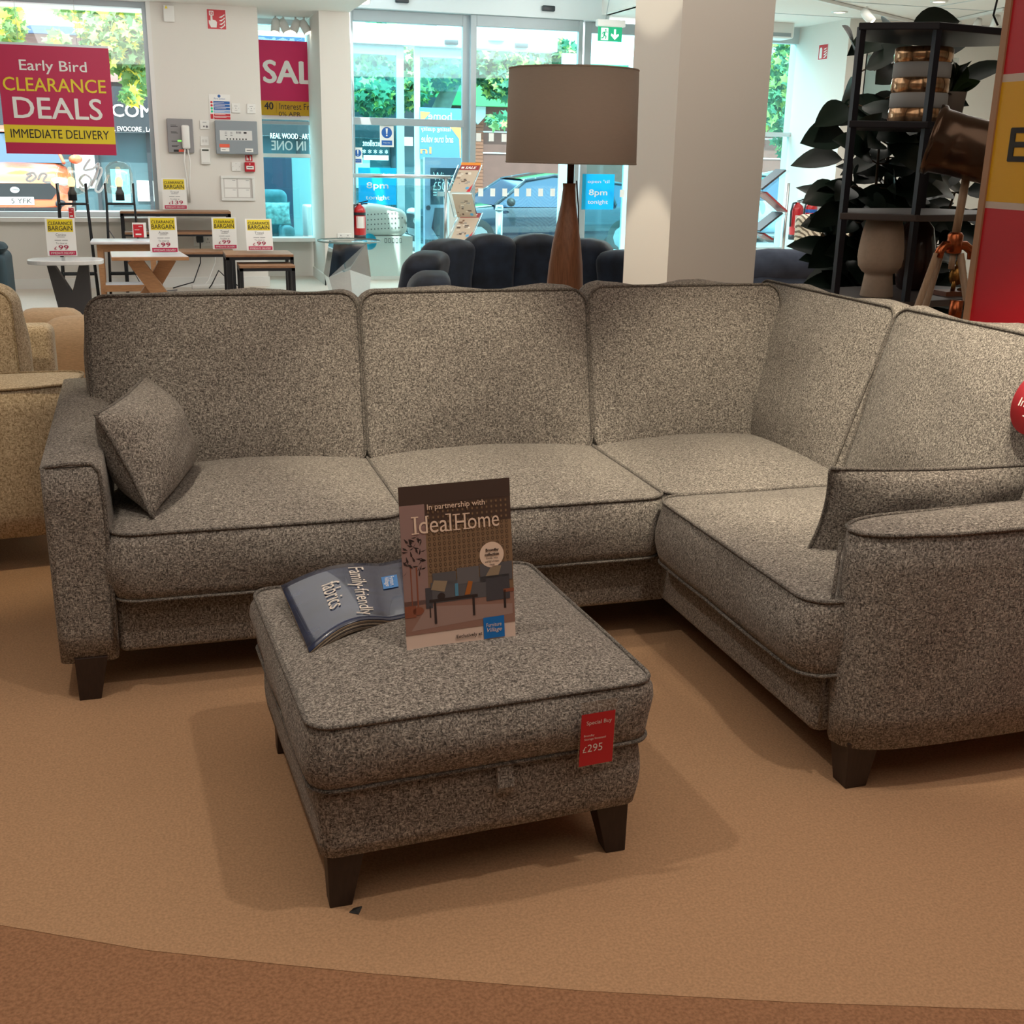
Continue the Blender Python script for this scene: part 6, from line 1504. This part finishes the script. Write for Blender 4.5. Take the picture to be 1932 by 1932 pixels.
rp = thing('potted_plant', 'large dark glossy rubber plant behind the black shelving unit', 'plant', (px_, py_, 0))
rnd = random.Random(21)
m = MB().lathe([(0.14, 0), (0.19, 0.30), (0.195, 0.31), (0.17, 0.31), (0.165, 0.27), (0.001, 0.27)], (px_, py_, 0), pm('charcoal_pot', (60, 60, 62), 0.7), 28).build('pot', rp)
ms, ml = MB(), MB()
stems = [((-.22, -.02, 1.0), (-.28, -.08, 1.80)), ((.02, 0, 1.1), (-.04, -.05, 2.02)), ((.16, -.05, 1.0), (.22, -.08, 1.75)), ((-.20, -.08, .75), (-.27, -.14, 1.28)), ((.10, .08, .9), (.12, .05, 1.9)), ((.25, -.05, .7), (.36, -.1, 1.25)), ((-.1, -.1, .8), (-.16, -.16, 1.5)), ((-.1, -.1, .6), (-.16, -.16, .98))]
for s1, s2 in stems:
    s = [Vector((px_, py_, 0.27)), Vector((px_, py_, 0))+Vector(s1), Vector((px_, py_, 0))+Vector(s2)]
    pts = [(s[0]*(1-t)**2+s[1]*2*t*(1-t)+s[2]*t*t) for t in [k/12 for k in range(13)]]
    ms.tube(pts, [0.014-0.0007*k for k in range(13)], STEM, 7)
    for k in range(3, 13):
        for q in range(3):
            a = k*2.4+q*2.1+rnd.uniform(-.5, .5); el = rnd.uniform(-0.5, 0.75); L = rnd.uniform(0.22, 0.33)
            d = Vector((math.cos(a)*math.cos(el), math.sin(a)*math.cos(el)*0.8-0.15, math.sin(el)))
            b_ = pts[k]; b1 = b_+d*0.05; ms.tube([b_, b1], 0.004, STEM, 5)
            leaf_geo(ml, b1, b1+d*L, rnd.uniform(0.13, 0.19), (d.x*-0.3+rnd.uniform(-.4, .4), -0.9+rnd.uniform(-.3, .3), 0.8), PLANT)
ms.build('stems', rp); ml.build('foliage', rp, fixn=False)
sp = thing('potted_plant', 'small leafy plant in a plain taupe pot on the upper shelf', 'plant', (3.36, 4.55, 1.555))
m = MB().lathe([(0.055, 0), (0.068, 0.13), (0.07, 0.135), (0.06, 0.135), (0.056, 0.11), (0.001, 0.11)], (3.36, 4.55, 1.555), pm('taupe_pot', (150, 138, 128), 0.8), 28).build('pot', sp)
ml = MB()
for k in range(13):
    a = k*2.4; el = rnd.uniform(0.1, 1.2); L = rnd.uniform(0.13, 0.20); d = Vector((math.cos(a)*math.cos(el)*0.9, math.sin(a)*math.cos(el)*0.7, math.sin(el)))
    leaf_geo(ml, Vector((3.36, 4.55, 1.675))+d*0.02, Vector((3.36, 4.55, 1.685))+d*L, 0.10, (-d.x*.4, -0.6, 1), pm('house_plant_leaf', (58, 78, 44), 0.35, nscale=6, namt=0.3))
ml.build('foliage', sp, fixn=False)
# tripod floor lamp
COPPER = pm('copper', (186, 104, 66), 0.25, 0.95); BRONZE = pm('smoked_bronze', (96, 78, 66), 0.22, 0.85)
tx, ty = 2.985, 3.90
tp = thing('tripod_lamp', 'tripod floor lamp with bronze drum spotlight and copper fittings before the shelving', 'floor lamp', (tx, ty, 0))
POLE = pm('pale_wood_pole', (176, 148, 122), 0.4, nscale=18, namt=0.12, stretch=(6, 6, 1))
for k, (dx, dy) in enumerate(((-0.42, -0.05), (-0.02, 0.32), (0.30, -0.10))):
    MB().tube([(tx+dx*1.0, ty+dy, 0.0), (tx-0.02+dx*0.14, ty+dy*0.14, 1.06)], 0.014, POLE, 10).build('leg', tp)
MB().lathe([(0.024, 1.06), (0.03, 1.065), (0.03, 1.13), (0.022, 1.14)], (tx, ty, 0), COPPER, 16).tube([(tx-0.075, ty-0.01, 1.045), (tx-0.07, ty-0.01, 1.07), (tx-0.045, ty, 1.09), (tx+0.0, ty, 1.092), (tx+0.05, ty, 1.09), (tx+0.075, ty-0.01, 1.07), (tx+0.08, ty-0.01, 1.04)], 0.018, COPPER, 10).build('hub', tp)
MB().tube([(tx, ty, 1.13), (tx+0.015, ty, 1.36)], 0.016, POLE, 12).tube([(tx, ty, 1.0), (tx, ty, 1.06)], 0.012, POLE, 10).build('pole', tp)
MB().tube([(tx+0.03, ty-0.02, 0.80), (tx+0.03, ty-0.02, 0.88)], 0.026, COPPER, 14).build('leg_collar', tp)
ca, cb2 = at(1775, 262, ty), at(1880, 300, ty); ax = (cb2-ca); ax = Vector((0.76, -0.60, -0.22)).normalized(); ca = ca-Vector((0.0, -0.06, 0))
Td = frame(ca, ax.orthogonal().normalized(), ax.cross(ax.orthogonal()))
Td = Matrix.Identity(4); zax = ax; xax = Vector((0, 1, 0)).cross(zax).normalized(); yax = zax.cross(xax)
for i in range(3): Td[i][0], Td[i][1], Td[i][2], Td[i][3] = xax[i], yax[i], zax[i], ca[i]
MB().lathe([(0.118, 0.0), (0.128, 0.0), (0.128, 0.022), (0.118, 0.03), (0.112, 0.10), (0.112, 0.24), (0.09, 0.27), (0.001, 0.28)], (0, 0, 0), BRONZE, 40, Td, cap=False).build('lamp_head', tp)
MB().lathe([(0.001, 0.03), (0.11, 0.02)], (0, 0, 0), pm('lens_dark', (60, 58, 56), 0.1), 32, Td, cap=False).build('lens', tp)
br_ = MB()
c1 = Td @ Vector((0, 0, 0.13)); fr_ = c1+Vector((0, -0.125, 0.0))
br_.bar((tx+0.012, ty-0.128, c1.z+0.005), (tx+0.014, ty-0.10, 1.36), 0.032, 0.006, COPPER, up=(0, 1, 0)); br_.bar((tx+0.012, ty+0.128, c1.z+0.005), (tx+0.014, ty+0.08, 1.36), 0.032, 0.006, COPPER, up=(0, 1, 0)); br_.bar((tx+0.014, ty-0.104, 1.36), (tx+0.014, ty+0.084, 1.36), 0.032, 0.006, COPPER)
br_.blob((tx+0.012, ty-0.132, c1.z+0.0), 0.02, 0.008, 0.02, COPPER, 12)
br_.build('bracket', tp)
pk = Td @ Vector((-0.02, 0.0, -0.02)); MB().blob((pk.x-0.01, pk.y-0.1, pk.z+0.02), 0.016, 0.016, 0.016, COPPER, 12).tube([(pk.x-0.01, pk.y-0.1, pk.z+0.02), (pk.x+0.05, pk.y-0.11, pk.z+0.01)], 0.006, COPPER, 8).build('knob', tp)

# ------------------------------------------------------------------ red and yellow sale partition
Xp = 2.56
pa = thing('sale_partition', 'tall red and yellow sale partition board with wooden edge at right', 'partition', (Xp, 2.3, 0))
Y1, Y0 = 3.22, 1.2
MB().box(Xp+0.004, Xp+0.05, Y0, Y1, 0, 2.3, pm('partition_core', (206, 198, 190), 0.7)).build('core', pa)
MB().box(Xp-0.004, Xp+0.06, Y1, Y1+0.028, 0, 2.3, pm('partition_edge_wood', (170, 128, 96), 0.5)).build('wooden_edge', pa)
g = Gfx((Xp+0.003, Y1, 0), (0, -1, 0), ZU); g.rect(0, 0, Y1-Y0, 2.3, RED, 0.0005); g.build('red_print', pa, fixn=False)
za, zb3, zc3, zd = 1.655, 1.640, 1.283, 1.262
g = Gfx((Xp+0.003, Y1, 0), (0, -1, 0), ZU); g.rect(0, zd, Y1-Y0, za+0.008, pm('partition_white_band', (206, 190, 178), 0.5), 0.0008); g.rect(0, zc3, Y1-Y0, zb3, pm('partition_yellow', (226, 172, 24), 0.45), 0.0012); g.build('yellow_band', pa, fixn=False)
g = Gfx((Xp+0.003, Y1, 0), (0, -1, 0), ZU); g.text('E', 0.115, 1.455, 0.085, 0.10, INK, 0.03, 0.0018); g.build('lettering', pa, fixn=False)

# ------------------------------------------------------------------ ceiling tracks and lamps
GLOW = pm('spot_glow', (255, 244, 226), 0.3, emit=(255, 240, 216), estr=5.0)
def track(label, a, b_):
    r = thing('lighting_track', label, 'lighting track', tuple((Vector(a)+Vector(b_))/2))
    MB().bar(a, b_, 0.04, 0.03, TRIMW).build('rail', r); return r
def track_lamp(label, p, d, group='track spotlights', L=0.13):
    p = Vector(p); d = Vector(d).normalized()
    r = thing('track_spotlight', label, 'spotlight', tuple(p), group=group)
    MB().tube([p, p-Vector((0, 0, 0.07))], 0.010, TRIMW, 8).build('stem', r)
    c = p-Vector((0, 0, 0.08)); MB().tube([c-d*L*0.4, c-d*L*0.1, c+d*L*0.6], [0.03, 0.045, 0.045], TRIMW, 16).build('can', r)
    MB().tube([c+d*L*0.6, c+d*(L*0.6+0.004)], 0.038, GLOW, 16).build('lamp_face', r)
a, b_ = atz(1500, -12, 2.93), atz(1790, 58, 2.93)
track('white lighting track running across the right hand ceiling above shelving', a, b_)
p = atz(1636, 12, 2.915); track_lamp('white track spotlight glowing on the right hand ceiling track', (p.x, p.y, 2.915), (0.5, -0.5, -0.7), L=0.16)
a, b_ = atz(1786, 42, 2.93), atz(1895, 18, 2.93)
track('second white lighting track near the partition top', a, b_)
for k, (px, lab) in enumerate(((1806, 'white spotlight at the left end of second ceiling track'), (1845, 'white spotlight midway on the second ceiling track'), (1880, 'white spotlight on second ceiling track nearest the partition'))):
    p = atz(px, 40-6*k, 2.915); track_lamp(lab, (p.x, p.y, 2.915), (0.1, 0.5, -0.8), L=0.2)
for px, py, lab in ((1584, 22, 'round recessed downlight in the ceiling above right side wall'), (1772, 2, 'round recessed downlight at top of the right hand ceiling')):
    p = atz(px, py, 2.95)
    r = thing('downlight', lab, 'downlight', (p.x, p.y, 2.93), group='recessed downlights')
    MB().lathe([(0.06, 2.938), (0.085, 2.938), (0.09, 2.95)], (p.x, p.y, 0), TRIMW, 24, cap=False).build('ring', r); MB().lathe([(0.001, 2.941), (0.062, 2.941)], (p.x, p.y, 0), GLOW, 24, cap=False).build('lamp_face', r)
q_ = at(1879, 20, 4.75)
cable_ = MB().tube([(q_.x, 4.75, 2.94), (q_.x, 4.75, q_.z+0.05), (q_.x-0.01, 4.75, q_.z-0.02), (q_.x+0.02, 4.75, q_.z-0.06)], 0.005, BLACKM, 6)
tag(cable_.build('lamp_flex'), 'dark flex hanging from ceiling over the shelving unit', 'cable')
for k, (px, dx) in enumerate(((519, -0.1), (534, 0.35), (557, -0.35), (573, 0.4))):
    p = at(px, 22, 13.35); track_lamp(['white spotlight in recess ceiling, leftmost of four', 'white spotlight in recess ceiling, second from left', 'white spotlight in recess ceiling, third from left', 'white spotlight in recess ceiling, rightmost of four'][k], (p.x, 13.35, 2.735), (dx, -0.2, -0.8), 'recess window spotlights', 0.14)  # solid lamps stand in for track lights reflected in the recess glass
for k, px in enumerate((682, 692)):
    p = at(px, -6, 12.3); track_lamp(['twin white spotlight by the pier top, left one', 'twin white spotlight by the pier top, right one'][k], (p.x, 12.3, p.z+0.10), (0.2-0.4*k, -0.5, -0.7), 'pier spotlights', 0.14)
a = at(676, -8, 12.3); MB_ = MB().bar((2.0, 12.3, a.z+0.115), (2.6, 12.3, a.z+0.115), 0.04, 0.03, TRIMW); tag(MB_.build('lighting_track'), 'short white lighting track carrying two spotlights beside the pier', 'lighting track')
